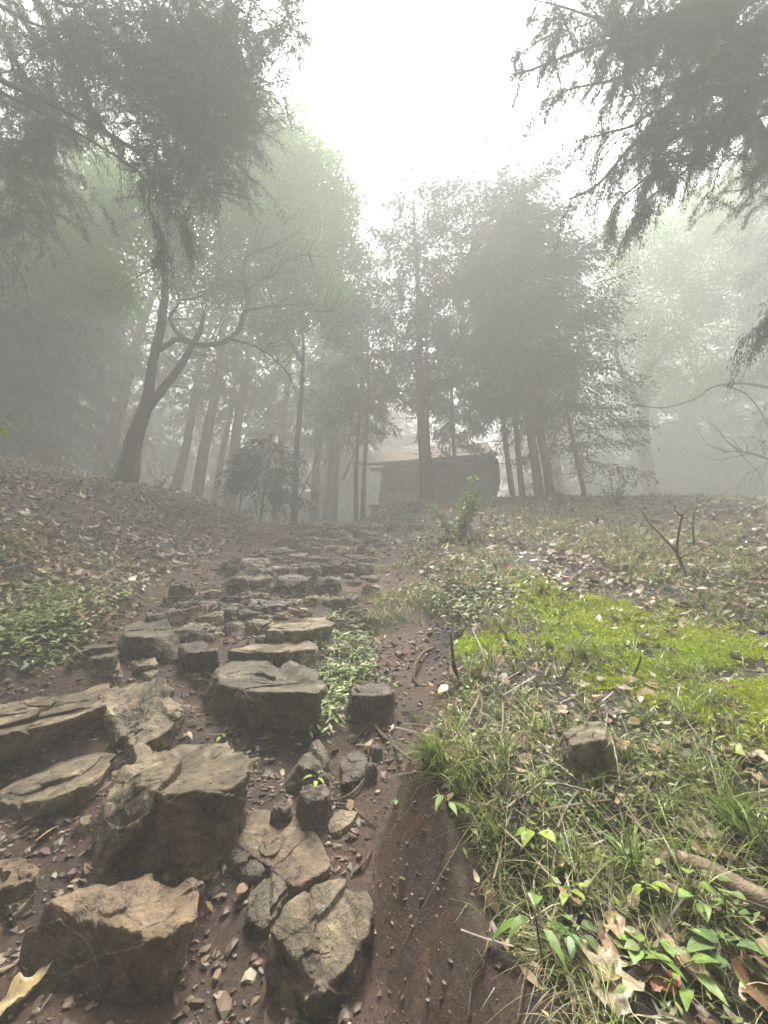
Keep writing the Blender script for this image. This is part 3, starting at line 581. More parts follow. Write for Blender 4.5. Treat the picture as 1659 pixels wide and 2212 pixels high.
# ------------------------------------------------------------------ leafy things
def lf(A, P, D, S, L, W, bend, col, segs=4, fold=.0):
    n = len(P); s = np.linspace(0, 1, segs + 1); w = np.sin(np.pi * np.clip(s, .03, .985) ** .75); N = unit(np.cross(S, D))
    c = P[:, None] + D[:, None] * (L[:, None] * s)[..., None] + bend[:, None] * (L[:, None] * s * s)[..., None]; sd = S[:, None] * (W[:, None] * w * .5)[..., None]; up = N[:, None] * (W[:, None] * w * fold)[..., None]
    V = np.stack([c - sd + up, c, c + sd + up], 2); k = (segs + 1) * 3; b = np.arange(n)[:, None, None] * k + np.arange(segs)[None, :, None] * 3 + np.arange(2)[None, None]
    A.add(V.reshape(-1, 3), np.stack([b, b + 1, b + 4, b + 3], -1).reshape(-1, 4), np.repeat(col, k, 0))
def plant(label, base, h, nl, L, col, seed, cat='plant', name='leafy_plant', wr=.5, up=.2, stems=1, spread=.3, m=twig_m, group=None, top=False, droop=.35, r=.003):
    g = np.random.default_rng(1200 + seed); base = np.array(base, float); root = empty(name, base, label, cat, group); A = Acc(base); B = Acc(base)
    for s_ in range(stems):
        d = unit(np.array([g.normal() * spread, g.normal() * spread, 1])); H_ = h * g.uniform(.7, 1.1); p = [base - [0, 0, .02], base + d * H_ * .5 + [g.normal() * .03 * H_, 0, 0], base + d * H_]
        addtube(A, p, [r, r * .4], n=5, wob=0, sub=3); n = max(2, nl // stems); t = g.uniform(.75 if top else .2, 1.0, n); az = np.arange(n) * 2.4 + g.uniform(0, 6)
        P = base + d * (H_ * t)[:, None]; D = unit(np.stack([np.cos(az), np.sin(az), up + g.normal(size=n) * .25], -1)); S = unit(np.cross(D, [0, 0, 1.]) + rdir(n, g) * .25); LL = L * g.uniform(.6, 1.2, n)
        P2 = P + D * LL[:, None] * .35
        if L > .04:
            for a_, b_ in zip(P, P2): addtube(A, [a_, b_], [r * .4, r * .3], n=4, wob=0, sub=1)
        lf(B, P2, D, S, LL, LL * wr, np.array([[0, 0, -droop]]) * np.ones((n, 1)), jit(col, n, .15, g), fold=.12)
    A.build('stem', m, root); B.build('leaves', leaf_m, root); return root
GR = (.11, .18, .04); LG = (.19, .28, .07); YG = (.28, .36, .07); DG = (.06, .11, .03)
plant('pale leafy sapling with tiered leaves in front of the foot of the tall flared conifer', hit(988, 1172), 0.95, 420, .085, (.20, .29, .09), 1, 'sapling', 'sapling', .5, .05, 7, .38, r=.007)
plant('yellow green bush spreading on the hilltop right of the slender conifer', hit(1330, 1092), .8, 160, .09, (.12, .17, .05), 2, 'bush', 'bush', .4, .2, 9, .55, r=.01)
plant('low green bush on the crest at the foot of the flared conifer', hit(905, 1108), .35, 90, .08, (.10, .14, .05), 3, 'bush', 'bush', .4, .2, 6, .6, r=.006)
plant('small weedy bush between the leaning pair and the slender conifer', hit(1218, 1088), .5, 80, .07, (.11, .16, .05), 4, 'bush', 'bush', .4, .2, 6, .5, r=.006)
plant('wispy shrub on the crest just left of the forked tree foot', hit(232, 1035), .6, 110, .07, (.16, .22, .06), 5, 'bush', 'bush', .4, .2, 6, .5, r=.008)
plant('tangled shrub rising on the far left skyline of the bank', hit(95, 985), .7, 150, .07, (.10, .14, .05), 6, 'bush', 'bush', .4, .2, 9, .6, r=.008)
plant('small shrub between the forked tree and the three thick cedar trunks', hit(345, 1048), .6, 70, .06, (.09, .11, .05), 7, 'bush', 'bush', .4, .2, 7, .5, r=.008)
plant('green tuft at the top left of the stone steps', hit(650, 1142), .3, 90, .07, (.07, .11, .035), 8, 'plant', 'leafy_plant', .35, .4, 7, .6)
plant('tiny lime sprig growing on the pale cap of the black upright block', hit(683, 1692, .13), .03, 6, .032, YG, 9, 'sprig', 'sprig', .5, .25, r=.0015)
plant('single lime green leaflet cluster on the mud below the middle boulder', hit(478, 1592), .02, 6, .03, YG, 10, 'seedling', 'seedling', .75, .1, r=.0015)
plant('lime leaflet standing above the bank behind the upright stick', hit(990, 1365), .10, 5, .035, YG, 11, 'seedling', 'seedling', .6, .1, r=.0015, top=True)
plant('seedling with broad shiny leaves hanging over the cut edge of the bank', hit(968, 1745, .03), .05, 7, .045, (.14, .22, .06), 12, 'plant', 'leafy_plant', .42, -.2, 1, .3, r=.002)
plant('plant with long drooping dark green leaves at the bottom of the bank', hit(1180, 2090), .09, 7, .075, (.12, .20, .045), 13, 'plant', 'leafy_plant', .33, -.15, 1, .2, r=.003, top=True, droop=.7)
plant('bluish green broad leaf seedling right of the long drooping leaves', hit(1265, 2060), .05, 5, .05, (.14, .21, .09), 14, 'plant', 'leafy_plant', .6, -.1, 1, .3, r=.002, top=True)
plant('small star of lime leaves above the long drooping leaves', hit(1232, 1962), .05, 6, .042, YG, 15, 'plant', 'seedling', .5, .1, 1, .2, r=.0015, top=True)
plant('five leaved lime seedling in the middle of the near grass', hit(1390, 1958), .05, 8, .04, YG, 16, 'plant', 'seedling', .48, .1, 1, .2, r=.0015, top=True)
plant('scalloped bright leaf plant low in the near grass', hit(1392, 2100), .05, 6, .045, LG, 17, 'plant', 'seedling', .8, .1, 2, .3, r=.0015, top=True)
plant('creeping vine of small heart shaped leaves below the rotten log', hit(1560, 1990), .10, 26, .035, LG, 18, 'vine', 'leafy_vine', .8, .1, 6, .9, r=.0015)
plant('round leaved seedling near the bottom right corner', hit(1590, 2120), .06, 7, .05, (.15, .23, .08), 19, 'plant', 'seedling', .85, .1, 2, .4, r=.0015, top=True)
plant('leafy shoot with pointed leaves at the right of the bottom edge', hit(1500, 2180), .08, 8, .055, LG, 20, 'plant', 'leafy_plant', .4, .3, 2, .4, r=.002)
plant('bright lime leaf on a stalk in the dark hollow under the grass lip', hit(1168, 1830, .02), .06, 4, .05, YG, 21, 'plant', 'seedling', .85, .0, 1, .3, r=.0015, top=True)
plant('yellow lime fern like plant at the right edge above the dead leaf', hit(1590, 1640), .09, 22, .05, YG, 22, 'fern', 'fern', .35, .0, 3, .6, r=.0015)
plant('pale star of pointed leaves in the upper bank grass', hit(1165, 1495, .01), .03, 6, .05, (.24, .33, .13), 23, 'plant', 'seedling', .4, .05, 1, .3, r=.0015, top=True)
plant('lime leaf poking in at the left edge above the bank', atD(-6, 925, 3.2), .06, 5, .11, YG, 24, 'leaf', 'leafy_sprig', .5, .1, 1, .3, r=.003, top=True)
plant('shoot with small leaves beside the squat stone on the left', hit(268, 1395), .06, 8, .04, LG, 25, 'plant', 'seedling', .5, .1, 1, .3, r=.0015)
plant('pale green shoot on the steps between the mossy pair and the wedge', hit(527, 1252, .03), .12, 12, .07, LG, 26, 'plant', 'seedling', .6, .1, 2, .3, r=.002)
plant('tiny clover like plant on the mud left of the bank edge', hit(858, 1735), .03, 7, .025, LG, 27, 'plant', 'seedling', .8, .1, 1, .4, r=.001)
# bare sapling on the right slope and a twiggy weed
b = hit(1478, 1236); d0 = dep(b)
def Z(u, v, k=0): return atD(u, v, d0 + k)
stick('bare_sapling', 'bare forked sapling leaning on the brown slope on the right', 'sapling', [b - [0, 0, .03], Z(1470, 1212), Z(1462, 1190), Z(1466, 1150), Z(1474, 1112)], [.018, .012, .006], twig_m, seed=12,
      forks=[([Z(1462, 1192), Z(1432, 1160, .1), Z(1400, 1128, .2), Z(1385, 1100, .2)], [.012, .004]), ([Z(1473, 1115), Z(1460, 1104), Z(1456, 1092)], [.007, .003]), ([Z(1470, 1130), Z(1478, 1110), Z(1492, 1098)], [.006, .002]), ([Z(1466, 1205), Z(1510, 1190, -.2), Z(1560, 1165, -.2)], [.006, .002])])
stick('arching_twig', 'thin grey twig curving up in the grass below the moss', 'twig', [G(1215, 1462), G(1228, 1440, .05), G(1238, 1420, .08), G(1235, 1400, .1)], [.005, .003], barkd_m, seed=13)
stick('thin_bare_stem', 'thin bare stem standing right of the bare forked sapling', 'stem', [hit(1500, 1180), atD(1497, 1140, d0 + 1), atD(1500, 1105, d0 + 1)], [.01, .005], barkd_m, seed=14)
stick('grassy_twig', 'dark crooked twig on the moss slope', 'twig', [G(1362, 1470), G(1378, 1440, .05), G(1385, 1418, .09)], [.006, .003], barkd_m, seed=15)
# large dead leaves at the lower right
def dead_leaf(label, u, v, L, W, ang, col, seed, curl=.5):
    g = np.random.default_rng(1500 + seed); c = hit(u, v, .02); nx2, ny2 = 15, 11; L *= .78; W *= .85; s = np.linspace(0, 1, nx2); q = np.linspace(-1, 1, ny2)
    w = np.sin(np.pi * np.clip(s, .04, .98) ** .8) * (1 + .35 * np.sin(s * 15 + seed)) ; S_, Q_ = np.meshgrid(s, q, indexing='ij'); X = (S_ - .5) * L; Y_ = Q_ * w[:, None] * W * .5
    Zz = curl * L * (.5 * Q_ ** 2 * w[:, None] * .5 + .35 * (S_ - .5) ** 2) + .05 * L * np.sin(S_ * 9 + Q_ * 3 + seed) + .006 * np.abs(np.sin(S_ * 20 + np.abs(Q_) * 4)); a = R(ang)
    V = np.stack([X * math.cos(a) - Y_ * math.sin(a), X * math.sin(a) + Y_ * math.cos(a), Zz + (X * math.sin(a) + Y_ * math.cos(a)) * .45], -1).reshape(-1, 3); i = (np.arange(nx2 - 1)[:, None] * ny2 + np.arange(ny2 - 1)[None]).ravel()
    cc = np.array(col) * (1 + .35 * vn(V * 60 + seed, seed))[:, None]; o = mk('dead_leaf', V, np.stack([i, i + ny2, i + ny2 + 1, i + 1], -1), litter_m, None, cc, True, label, 'dead leaf'); o.location = [float(k) for k in c]
TA = (.36, .26, .15); PT = (.36, .29, .19)
for a_ in [('large pale lobed dead leaf near the bottom edge among dark grass', 1320, 2120, .13, .10, 60, PT), ('upright tan dead leaf above the pale lobed one', 1335, 2010, .075, .055, 80, TA), ('long curled tan dead leaf at the lower right', 1490, 2090, .13, .055, 115, TA), ('rusty orange dead leaf touching the long curled tan one', 1440, 2130, .085, .045, 10, (.34, .13, .06)),
           ('big curled pale dead leaf lying on top of the rotten log', 1520, 1800, .14, .085, -20, PT), ('second curled leaf folded under the big one on the rotten log', 1545, 1850, .12, .05, -15, TA), ('tan dead leaf at the right edge below the lime fern', 1585, 1625, .11, .05, -10, TA), ('brown curled leaf just right of the brown capped stone in the bank', 1352, 1612, .09, .06, 30, (.30, .19, .12)),
           ('yellowed dead leaf in the bottom left corner', 45, 2150, .14, .06, 60, (.42, .31, .15)), ('tan leaf above the brown capped stone in the bank', 1215, 1540, .07, .045, 15, TA), ('pair of pale dead leaves between the grass and the moss, the left one', 1262, 1482, .08, .05, 10, PT), ('pair of pale dead leaves between the grass and the moss, the right one', 1350, 1490, .08, .045, -20, PT),
           ('dark brown dead leaf at the right frame edge near the bottom', 1650, 2150, .13, .08, 75, (.20, .11, .06)), ('yellow brown torn leaf in the middle of the near grass', 1215, 1860, .06, .045, 50, (.40, .34, .12))]:
    dead_leaf(*a_, seed=int(a_[1]))
# ------------------------------------------------------------------ litter, grass, moss, weeds
def clear_of_stones(x, y, f=.85):
    ok = np.ones(len(x), bool)
    for (cx, cy, rx, ry) in FP: ok &= ((x - cx) / (rx * f + .01)) ** 2 + ((y - cy) / (ry * f + .01)) ** 2 > 1
    return ok
def litter(n):
    y = logy(n, .8, 13); x = rng.uniform(-1, 1, n) * (y * 1.2 + .7); pmv = pathmask(x, y); right = x > pl(y, EF)
    p = np.where(pmv > .5, .018, np.where(right, .42 * np.clip((y - .5) / 3, .25, 1), .95)); p = p * np.clip(.75 + fb2(x, y, 1.5, 3, 33), .1, 1.3)
    k = (rng.uniform(size=n) < p) & ((x < pl(y, EF) - .1) | (x > pl(y, EF) + pl(y, EG)) | (y > 2.4)) & clear_of_stones(x, y); x, y = x[k], y[k]; n = len(x)
    L = np.clip(.043 * np.exp(rng.normal(size=n) * .4), .015, .1) * np.clip(.45 + .24 * y, .55, 1.6); N = unit(rdir(n) * .6 + [0, -.35, 1]); D = unit(np.cross(N, rdir(n))); S = np.cross(D, N)
    P = np.stack([x, y, H(x, y) + rng.uniform(0, .03, n)], -1) - D * L[:, None] * .5; V, Fq = strips(P, D, S, L, L * rng.uniform(.3, .65, n), N * rng.uniform(-.4, .65, (n, 1)), 3)
    pal = np.array([(.16, .10, .06), (.27, .18, .105), (.36, .26, .155), (.44, .35, .23), (.09, .055, .035), (.32, .26, .13)]); c = pal[rng.choice(6, n, p=[.27, .27, .2, .08, .12, .06])] * rng.uniform(.7, 1.3, (n, 1))
    mk('leaf_litter', V, Fq, litter_m, None, np.repeat(c, 8, 0), True, kind='stuff', label='dry fallen leaves covering the banks beside the path')
litter(120000)
def rdens(x, y):                       # green growth on the right bank
    e = x - pl(y, EF) - pl(y, EG) * 1.05; return sst(0, .10, e) * (1 - sst(3.0, 5.2, y + .35 * x))
def tufts(n, mode):
    y = logy(n, .62, 5.5 if mode != 'edge' else 2.6)
    if mode == 'edge': x = pl(y, EF) + pl(y, EG) * rng.uniform(1.15, 1.6, n) + .01
    else: x = rng.uniform(0, 1.25, n) * (y + .55)
    k = (rng.uniform(size=n) < rdens(x, y) * (1 if mode == 'edge' else np.clip(.55 + 1.3 * fb2(x, y, 2.2, 3, 44), .06, 1))) & clear_of_stones(x, y, .9); return x[k], y[k]
def blades(x, y, per, L0, L1, W, lean, pal, segs=5, sp=.03, out=None, z0=0):
    n = len(x) * per; X = np.repeat(x, per) + rng.normal(size=n) * sp; Y_ = np.repeat(y, per) + rng.normal(size=n) * sp; az = rng.uniform(0, 6.28, n); h = np.stack([np.cos(az), np.sin(az), 0 * az], -1)
    if out is not None: h = unit(h * .8 + np.array(out))
    ln = rng.uniform(lean * .4, lean * 1.3, n)[:, None]; D = unit(h * ln * .5 + np.array([0, 0, 1])); L = rng.uniform(L0, L1, n); P = np.stack([X, Y_, H(X, Y_) - .004 + z0], -1)
    bend = h * ln * .8 + np.array([0, 0, -1]) * (ln * .75); S = unit(np.cross(D, h) + rdir(n) * .3); pal = np.array(pal); c = pal[rng.integers(0, len(pal), n)] * rng.uniform(.65, 1.3, (n, 1))
    V, Fq = strips(P, D, S, L, W * rng.uniform(.6, 1.4, n), bend, segs, 'blade'); return V, Fq, np.repeat(c, (segs + 1) * 2, 0)
GP = [(.14, .21, .045), (.22, .30, .07), (.30, .37, .12), (.10, .16, .035), (.42, .45, .22), (.26, .32, .07), (.34, .33, .15)]; ST = [(.46, .37, .20), (.55, .47, .30), (.30, .22, .12), (.36, .32, .16)]
A = Acc(); x, y = tufts(2600, 'in'); A.add(*blades(x, y, 11, .05, .15, .0032, .9, GP + ST[:1]))
x, y = tufts(420, 'in'); A.add(*blades(x, y, 16, .12, .24, .0048, .75, GP, 6, .014))
x, y = tufts(300, 'edge'); A.add(*blades(x, y, 9, .04, .11, .0028, 1.0, GP + ST[:2], 6, .016, (-.6, -.5, 0)))
for (u, v, k, L, W) in [(1600, 1800, 60, .28, .005), (1370, 1880, 45, .2, .006), (1230, 1880, 40, .16, .004), (1080, 1560, 60, .12, .003), (1560, 1700, 30, .2, .005), (1130, 1830, 26, .2, .003), (945, 1650, 260, .17, .003), (1000, 1700, 80, .13, .003), (1060, 1800, 50, .15, .003), (900, 1560, 50, .10, .003), (1440, 1760, 30, .16, .006), (1150, 1950, 26, .17, .003), (1660, 1850, 40, .28, .006), (1290, 1780, 30, .13, .005), (1400, 1560, 40, .16, .004), (1250, 1420, 50, .2, .005), (1360, 1350, 40, .22, .006), (1160, 1430, 30, .16, .004)]:
    p = hit(u, v); A.add(*blades(np.array([p[0]]), np.array([p[1]]), k, L * .5, L * 1.1, W, .8, GP[:4], 7, .016, None if u > 1150 else (-.8, -.6, 0)))
A.build('grass', grass_m, None, kind='stuff', label='thin arching grass covering the right bank')
A = Acc(); x, y = tufts(3000, 'in'); k = x > pl(y, EF) + pl(y, EG) + .12; x, y = x[k], y[k]; A.add(*blades(x, y, 5, .05, .14, .0022, 2.2, ST, 5, .03, z0=.01)); x, y = tufts(260, 'edge'); A.add(*blades(x, y, 4, .03, .09, .0018, 1.6, ST, 5, .02, (-.6, -.7, 0))); A.build('dry_straw', grass_m, None, kind='stuff', label='dead straw tangled through the green grass')
x, y = logy(2200, 3.2, 9), None; y = x; x = rng.uniform(-.05, 1.15, len(y)) * y; k = fb2(x, y, 1.2, 3, 90) > .02; A = Acc(); A.add(*blades(x[k], y[k], 9, .08, .24, .006, 1.0, GP[:3] + ST[:2] + [(.10, .10, .05)], 4, .05)); A.build('slope_grass', grass_m, None, kind='stuff', label='sparse wispy grass on the slope beyond the moss')
def smallleaves(x, y, per, L, pal, sp, hmax, wr=.45, upn=.5):
    n = len(x) * per; X = np.repeat(x, per) + rng.normal(size=n) * sp; Y_ = np.repeat(y, per) + rng.normal(size=n) * sp; N = unit(rdir(n) * upn + [0, -.2, 1]); D = unit(np.cross(N, rdir(n))); S = np.cross(D, N); LL = L * rng.uniform(.5, 1.3, n)
    P = np.stack([X, Y_, H(X, Y_) + rng.uniform(0, 1, n) ** 1.3 * hmax], -1); V, Fq = strips(P, D, S, LL, LL * wr, -N * .25, 2); pal = np.array(pal); c = pal[rng.integers(0, len(pal), n)] * rng.uniform(.7, 1.3, (n, 1)); return V, Fq, np.repeat(c, 6, 0)
A = Acc(); x, y = tufts(9000, 'in'); A.add(*smallleaves(x, y, 4, .022, [(.16, .23, .06), (.24, .30, .09), (.33, .38, .14), (.12, .16, .05)], .02, .05))
def patch(A, spots, per, L, pal, hmax, wr=.42):
    for (u, v, ru, rv, n) in spots:
        P = [hit(u + rng.normal() * ru * .5, v + rng.normal() * rv * .5) for _ in range(n)]; P = np.array(P); A.add(*smallleaves(P[:, 0], P[:, 1], per, L, pal, L * 1.1, hmax, wr))
A.build('small_weeds', leaf_m, None, True, kind='stuff', label='tiny leafy weeds among the bank grass')
A = Acc(); WP = [(.18, .25, .08), (.27, .34, .12), (.13, .19, .055), (.37, .43, .18)]
patch(A, [(735, 1330, 40, 40, 30), (745, 1390, 50, 40, 50), (735, 1450, 40, 50, 50), (715, 1520, 28, 50, 45), (790, 1420, 40, 60, 30), (800, 1480, 40, 30, 14), (730, 1300, 30, 20, 14), (640, 1432, 50, 8, 16), (640, 1375, 50, 8, 16), (690, 1560, 20, 14, 8)], 11, .042, WP, .07, .34)
A.build('path_weeds', leaf_m, None, True, kind='stuff', label='pale green weeds creeping along the right ends of the flat slabs')
A = Acc(); patch(A, [(60, 1320, 120, 60, 60), (130, 1350, 90, 50, 50), (20, 1370, 70, 50, 40), (230, 1290, 120, 50, 20), (100, 1290, 90, 30, 30), (70, 1425, 30, 20, 10)], 11, .055, WP, .10, .42); patch(A, [(100, 1120, 120, 60, 40), (60, 1020, 80, 30, 50), (230, 1150, 120, 60, 26), (160, 1220, 120, 40, 30), (300, 1090, 100, 30, 26), (30, 1200, 50, 40, 24), (500, 1100, 80, 14, 30)], 8, .055, [(.18, .22, .08), (.25, .28, .11), (.13, .15, .06)], .16, .4)
A.build('left_weeds', leaf_m, None, True, kind='stuff', label='leafy weeds growing through the litter of the left bank')
A = Acc(); patch(A, [(1120, 1110, 160, 20, 60), (1420, 1110, 200, 30, 90), (1560, 1160, 120, 40, 50), (1240, 1160, 200, 40, 60), (900, 1180, 60, 50, 50), (980, 1230, 100, 40, 40), (1600, 1260, 80, 60, 40), (1100, 1270, 140, 40, 50), (1400, 1240, 180, 50, 40), (940, 1290, 80, 30, 50), (1010, 1330, 80, 30, 60), (880, 1120, 40, 10, 30)], 8, .05, [(.16, .20, .075), (.24, .28, .11), (.11, .14, .055), (.34, .40, .15)], .14, .4)
A.build('slope_weeds', leaf_m, None, True, kind='stuff', label='scattered leafy undergrowth on the misty right slope')
# moss: bright cushions
def mossy():
    spots = [(1640, 1480, 80, 80), (1600, 1420, 90, 40), (1650, 1560, 50, 40), (1500, 1440, 80, 30), (1550, 1480, 120, 50), (1620, 1530, 90, 40), (1450, 1420, 110, 50), (1350, 1360, 100, 40), (1250, 1340, 80, 34), (1170, 1300, 60, 30), (1150, 1270, 50, 20), (1010, 1400, 30, 16), (1230, 1395, 60, 24), (1650, 1450, 60, 60), (1300, 1310, 70, 20), (1500, 1380, 60, 30), (1290, 1475, 40, 14), (1090, 1390, 50, 18)]
    X, Y_ = [], []
    for (u, v, ru, rv) in spots:
        n = int(ru * rv * .13); P = np.array([hit(u + rng.normal() * ru * .55, v + rng.normal() * rv * .55) for _ in range(n)]); X.append(P[:, 0]); Y_.append(P[:, 1])
    x, y = np.concatenate(X), np.concatenate(Y_); per = 34; n = len(x) * per; X = np.repeat(x, per) + rng.normal(size=n) * .022; Y_ = np.repeat(y, per) + rng.normal(size=n) * .022
    k = fb2(X, Y_, 7, 3, 51) > -.28; X, Y_ = X[k], Y_[k]; n = len(X); cush = .035 * np.clip(fb2(X, Y_, 9, 3, 52) + .5, 0, 1); N = unit(rdir(n) * .8 + [0, 0, 1]); D = unit(N + rdir(n) * .8); S = unit(np.cross(D, rdir(n))); L = rng.uniform(.008, .020, n)
    P = np.stack([X, Y_, H(X, Y_) + cush * rng.uniform(.2, 1, n)], -1); V, Fq = rhomb(P, D, S, L, L * .42, np.cross(D, S), .1); c = np.array([.46, .55, .045]) * np.exp(rng.normal(size=(n, 1)) * .22) * (1 + np.array([.25, .1, 0]) * fb2(X, Y_, 4, 2, 60)[:, None])
    mk('moss', V, Fq, leaf_m, None, np.repeat(c, 4, 0), False, kind='stuff', label='vivid yellow green moss cushions on the right bank')
mossy()
# fallen twigs and bits of straw on the banks
def twigs(n):
    y = logy(n, .9, 9); x = rng.uniform(-1.1, 1.1, n) * y; k = ((pathmask(x, y) < .5) | (rng.uniform(size=n) < .08)) & ((x < pl(y, EF) - .1) | (x > pl(y, EF) + 1.3 * pl(y, EG)) | (y > 2.4)); x, y = x[k], y[k]; n = len(x); az = rng.uniform(0, 6.28, n); L = rng.uniform(.06, .35, n) * (.5 + .12 * y)
    D = unit(np.stack([np.cos(az), np.sin(az), .47 * np.sin(az) + rng.normal(size=n) * .22], -1)); P = np.stack([x, y, H(x, y) + .012], -1); S = unit(np.cross(D, [0, -.4, 1.])); V, Fq = strips(P, D, S, L, rng.uniform(.002, .006, n), rdir(n) * .18, 4, 'rect'); V2, F2 = strips(P, D, np.cross(S, D), L, rng.uniform(.002, .005, n), rdir(n) * .0, 4, 'rect')
    A = Acc(); c = np.array([(.16, .12, .08), (.28, .22, .15), (.09, .065, .045)])[rng.integers(0, 3, n)]; A.add(V, Fq, np.repeat(c, 10, 0)); A.build('twig_litter', litter_m, None, kind='stuff', label='fine fallen twigs strewn over the litter')
twigs(2600)

# ------------------------------------------------------------------ trees
def conifer(label, uv, Y, top, r, crown0, name='cedar_tree', group=None, nb=90, nl=9000, leaf=.115, lean=None, rmax=2.2, seed=0, prof=None, dens=1.0, barem=bark_m, col=(.035, .045, .024), dead=6, at=None, topx=None, flare=1.35, seen=True):
    """trunk foot seen at pixel uv on the plane y = Y, top at height `top` m above the foot, crown from fraction crown0 of the height"""
    g = np.random.default_rng(500 + seed)
    f = atY(uv[0], uv[1], Y) if at is None else np.array([at[0], at[1], 0.]); f[2] = float(H(f[0], f[1])) - .12
    root = empty(name, f, label, 'tree', group)
    lx, ly = lean if lean else (g.uniform(-.02, .02), g.uniform(-.02, .02))
    def cen(h): return np.array([lx * h + .04 * math.sin(h * .8 + seed), ly * h + .04 * math.cos(h * .7 + seed), h])
    hs = np.concatenate([[0, .12, .35, .9], np.linspace(1.8, top, 12)])
    A = Acc(); rr = [r * flare * 1.15 if h < .1 else r * flare if h < .2 else r * (1 + (flare - 1) * .35) if h < .5 else max(.015, r * (1 - .88 * (h / top) ** 1.15)) for h in hs]
    addtube(A, [cen(h) for h in hs], rr, n=14, wob=.035, seed=seed, sub=3)
    P_, D_, Lb = [], [], []
    z0 = crown0 * top
    for i in range(nb):
        s = (i + g.uniform(0, 1)) / nb; h = z0 + (top - z0) * s ** .92; az = i * 2.4 + g.uniform(-.5, .5)
        R_ = rmax * (np.interp(s, *zip(*prof)) if prof else np.clip(1.05 - s, 0, 1) ** .6 * min(1, .55 + s * 2.2)) * g.uniform(.6, 1.15)
        if R_ < .1: continue
        d = np.array([math.cos(az), math.sin(az), 0]); c = cen(h); k = np.linspace(0, 1, 5)
        up = g.uniform(-.1, .25); pts = [c + d * R_ * q + np.array([0, 0, R_ * (up * q - .38 * q * q + .12 * q ** 4)]) for q in k]
        addtube(A, pts, [max(.008, r * .16 * (1 - s * .6)), .005], n=5, wob=0, sub=1)
        P_.append(np.array(pts)); Lb.append(R_)
    for i in range(dead):
        h = z0 * g.uniform(.45, 1.0); az = g.uniform(0, 6.28); L = g.uniform(.3, 1.2); d = np.array([math.cos(az), math.sin(az), g.uniform(-.25, .2)]); c = cen(h)
        addtube(A, [c, c + d * L * .5, c + d * L + [0, 0, g.uniform(-.15, .2) * L]], [.018, .004], n=5, wob=0, sub=1)
    A.build('trunk', barem, root)
    Lb = np.array(Lb); P_ = np.array(P_); n = int(nl * dens); bi = g.choice(len(P_), n, p=Lb ** 1.5 / (Lb ** 1.5).sum())
    # sprays: short side twigs, each carrying a fan of needles
    ns = max(1, n // 7); sb = bi[:ns]; q = np.clip(g.uniform(.12, 1.05, ns) ** .8, 0, .999) * 4; k = q.astype(int); fr = (q - k)[:, None]
    c = P_[sb, k] * (1 - fr) + P_[sb, k + 1] * fr; bd = unit(P_[sb, k + 1] - P_[sb, k])
    sd = unit(np.cross(bd, [0, 0, 1])); tw = unit(bd * g.uniform(.2, 1, (ns, 1)) + sd * g.uniform(-1.1, 1.1, (ns, 1)) + np.array([0, 0, 1]) * g.uniform(-.75, .1, (ns, 1)))
    TL = Lb[sb] * .22 * g.uniform(.5, 1.2, ns) + leaf * .8; c = c + tw * 0
    m = 7; tt = g.uniform(.1, 1, (ns, m)); P = c[:, None] + tw[:, None] * (TL[:, None] * tt)[..., None] + np.array([0, 0, -.35]) * (TL[:, None] * tt ** 2)[..., None]
    P = P.reshape(-1, 3); T = np.repeat(tw, m, 0); D = unit(T * .9 + rdir(len(P), g) * .5 + [0, 0, -.35]); S = unit(np.cross(D, rdir(len(P), g)))
    L = leaf * g.uniform(.6, 1.3, len(P)); V, Fq = rhomb(P, D, S, L, L * .3, unit(np.cross(D, S)), .2)
    cc = np.repeat(jit(col, len(P), .22, g) * np.repeat(np.exp(g.normal(size=(ns, 1)) * .2), m, 0), 4, 0)
    mk('crown', V, Fq, needle_m, root, cc, False)
    return root
CL = 'cedar and cypress trees on the hilltop'
# the cluster in front of the hut
conifer('tall straight conifer with a flared foot just in front of the hut wall', (917, 1085), 11.2, 15.6, .175, .24, seed=1, rmax=2.9, nb=120, nl=46000, prof=[(0, .4), (.2, .75), (.45, .8), (.7, .7), (.88, .72), (.96, .45), (1, .05)], group=CL, dead=16, lean=(.004, 0), leaf=.11, flare=1.5, dens=1.5)
conifer('thin conifer growing close behind the right side of the tall flared one', (931, 1085), 12.0, 10, .085, .45, seed=2, rmax=1.3, nb=60, nl=7000, group=CL, lean=(.012, 0))
conifer('slim conifer whose trunk crosses the lit roof of the hut', (991, 1080), 12.6, 9.5, .095, .30, seed=3, rmax=1.7, nb=80, nl=16000, group=CL, dead=8, lean=(.0, 0))
conifer('left trunk of the close pair right of the hut', (1113, 1095), 11.4, 12.2, .095, .27, seed=4, rmax=1.8, nb=110, nl=26000, group=CL, dead=10)
conifer('right trunk of the close pair right of the hut', (1133, 1088), 11.2, 15.8, .10, .27, seed=5, rmax=2.0, nb=120, nl=34000, group=CL, dead=10)
conifer('left of the two stout trunks that lean together at their feet', (1170, 1085), 10.9, 15.6, .145, .25, seed=6, rmax=3.0, nb=105, nl=60000, prof=[(0, .7), (.3, 1), (.7, .95), (.9, .8), (1, .3)], group=CL, lean=(-.022, 0), flare=1.25)
conifer('right of the two stout trunks that lean together at their feet', (1190, 1085), 11.0, 15.0, .14, .24, seed=7, rmax=3.2, nb=105, nl=60000, prof=[(0, .75), (.3, 1), (.7, .95), (.9, .75), (1, .3)], group=CL, lean=(.0, .01))
conifer('slender conifer with low drooping boughs, rightmost of the hilltop cluster', (1262, 1085), 11.0, 13.8, .075, .11, seed=8, rmax=2.5, nb=130, nl=44000, prof=[(0, .6), (.2, .9), (.6, 1), (.85, .8), (1, .3)], group=CL, lean=(.01, 0))
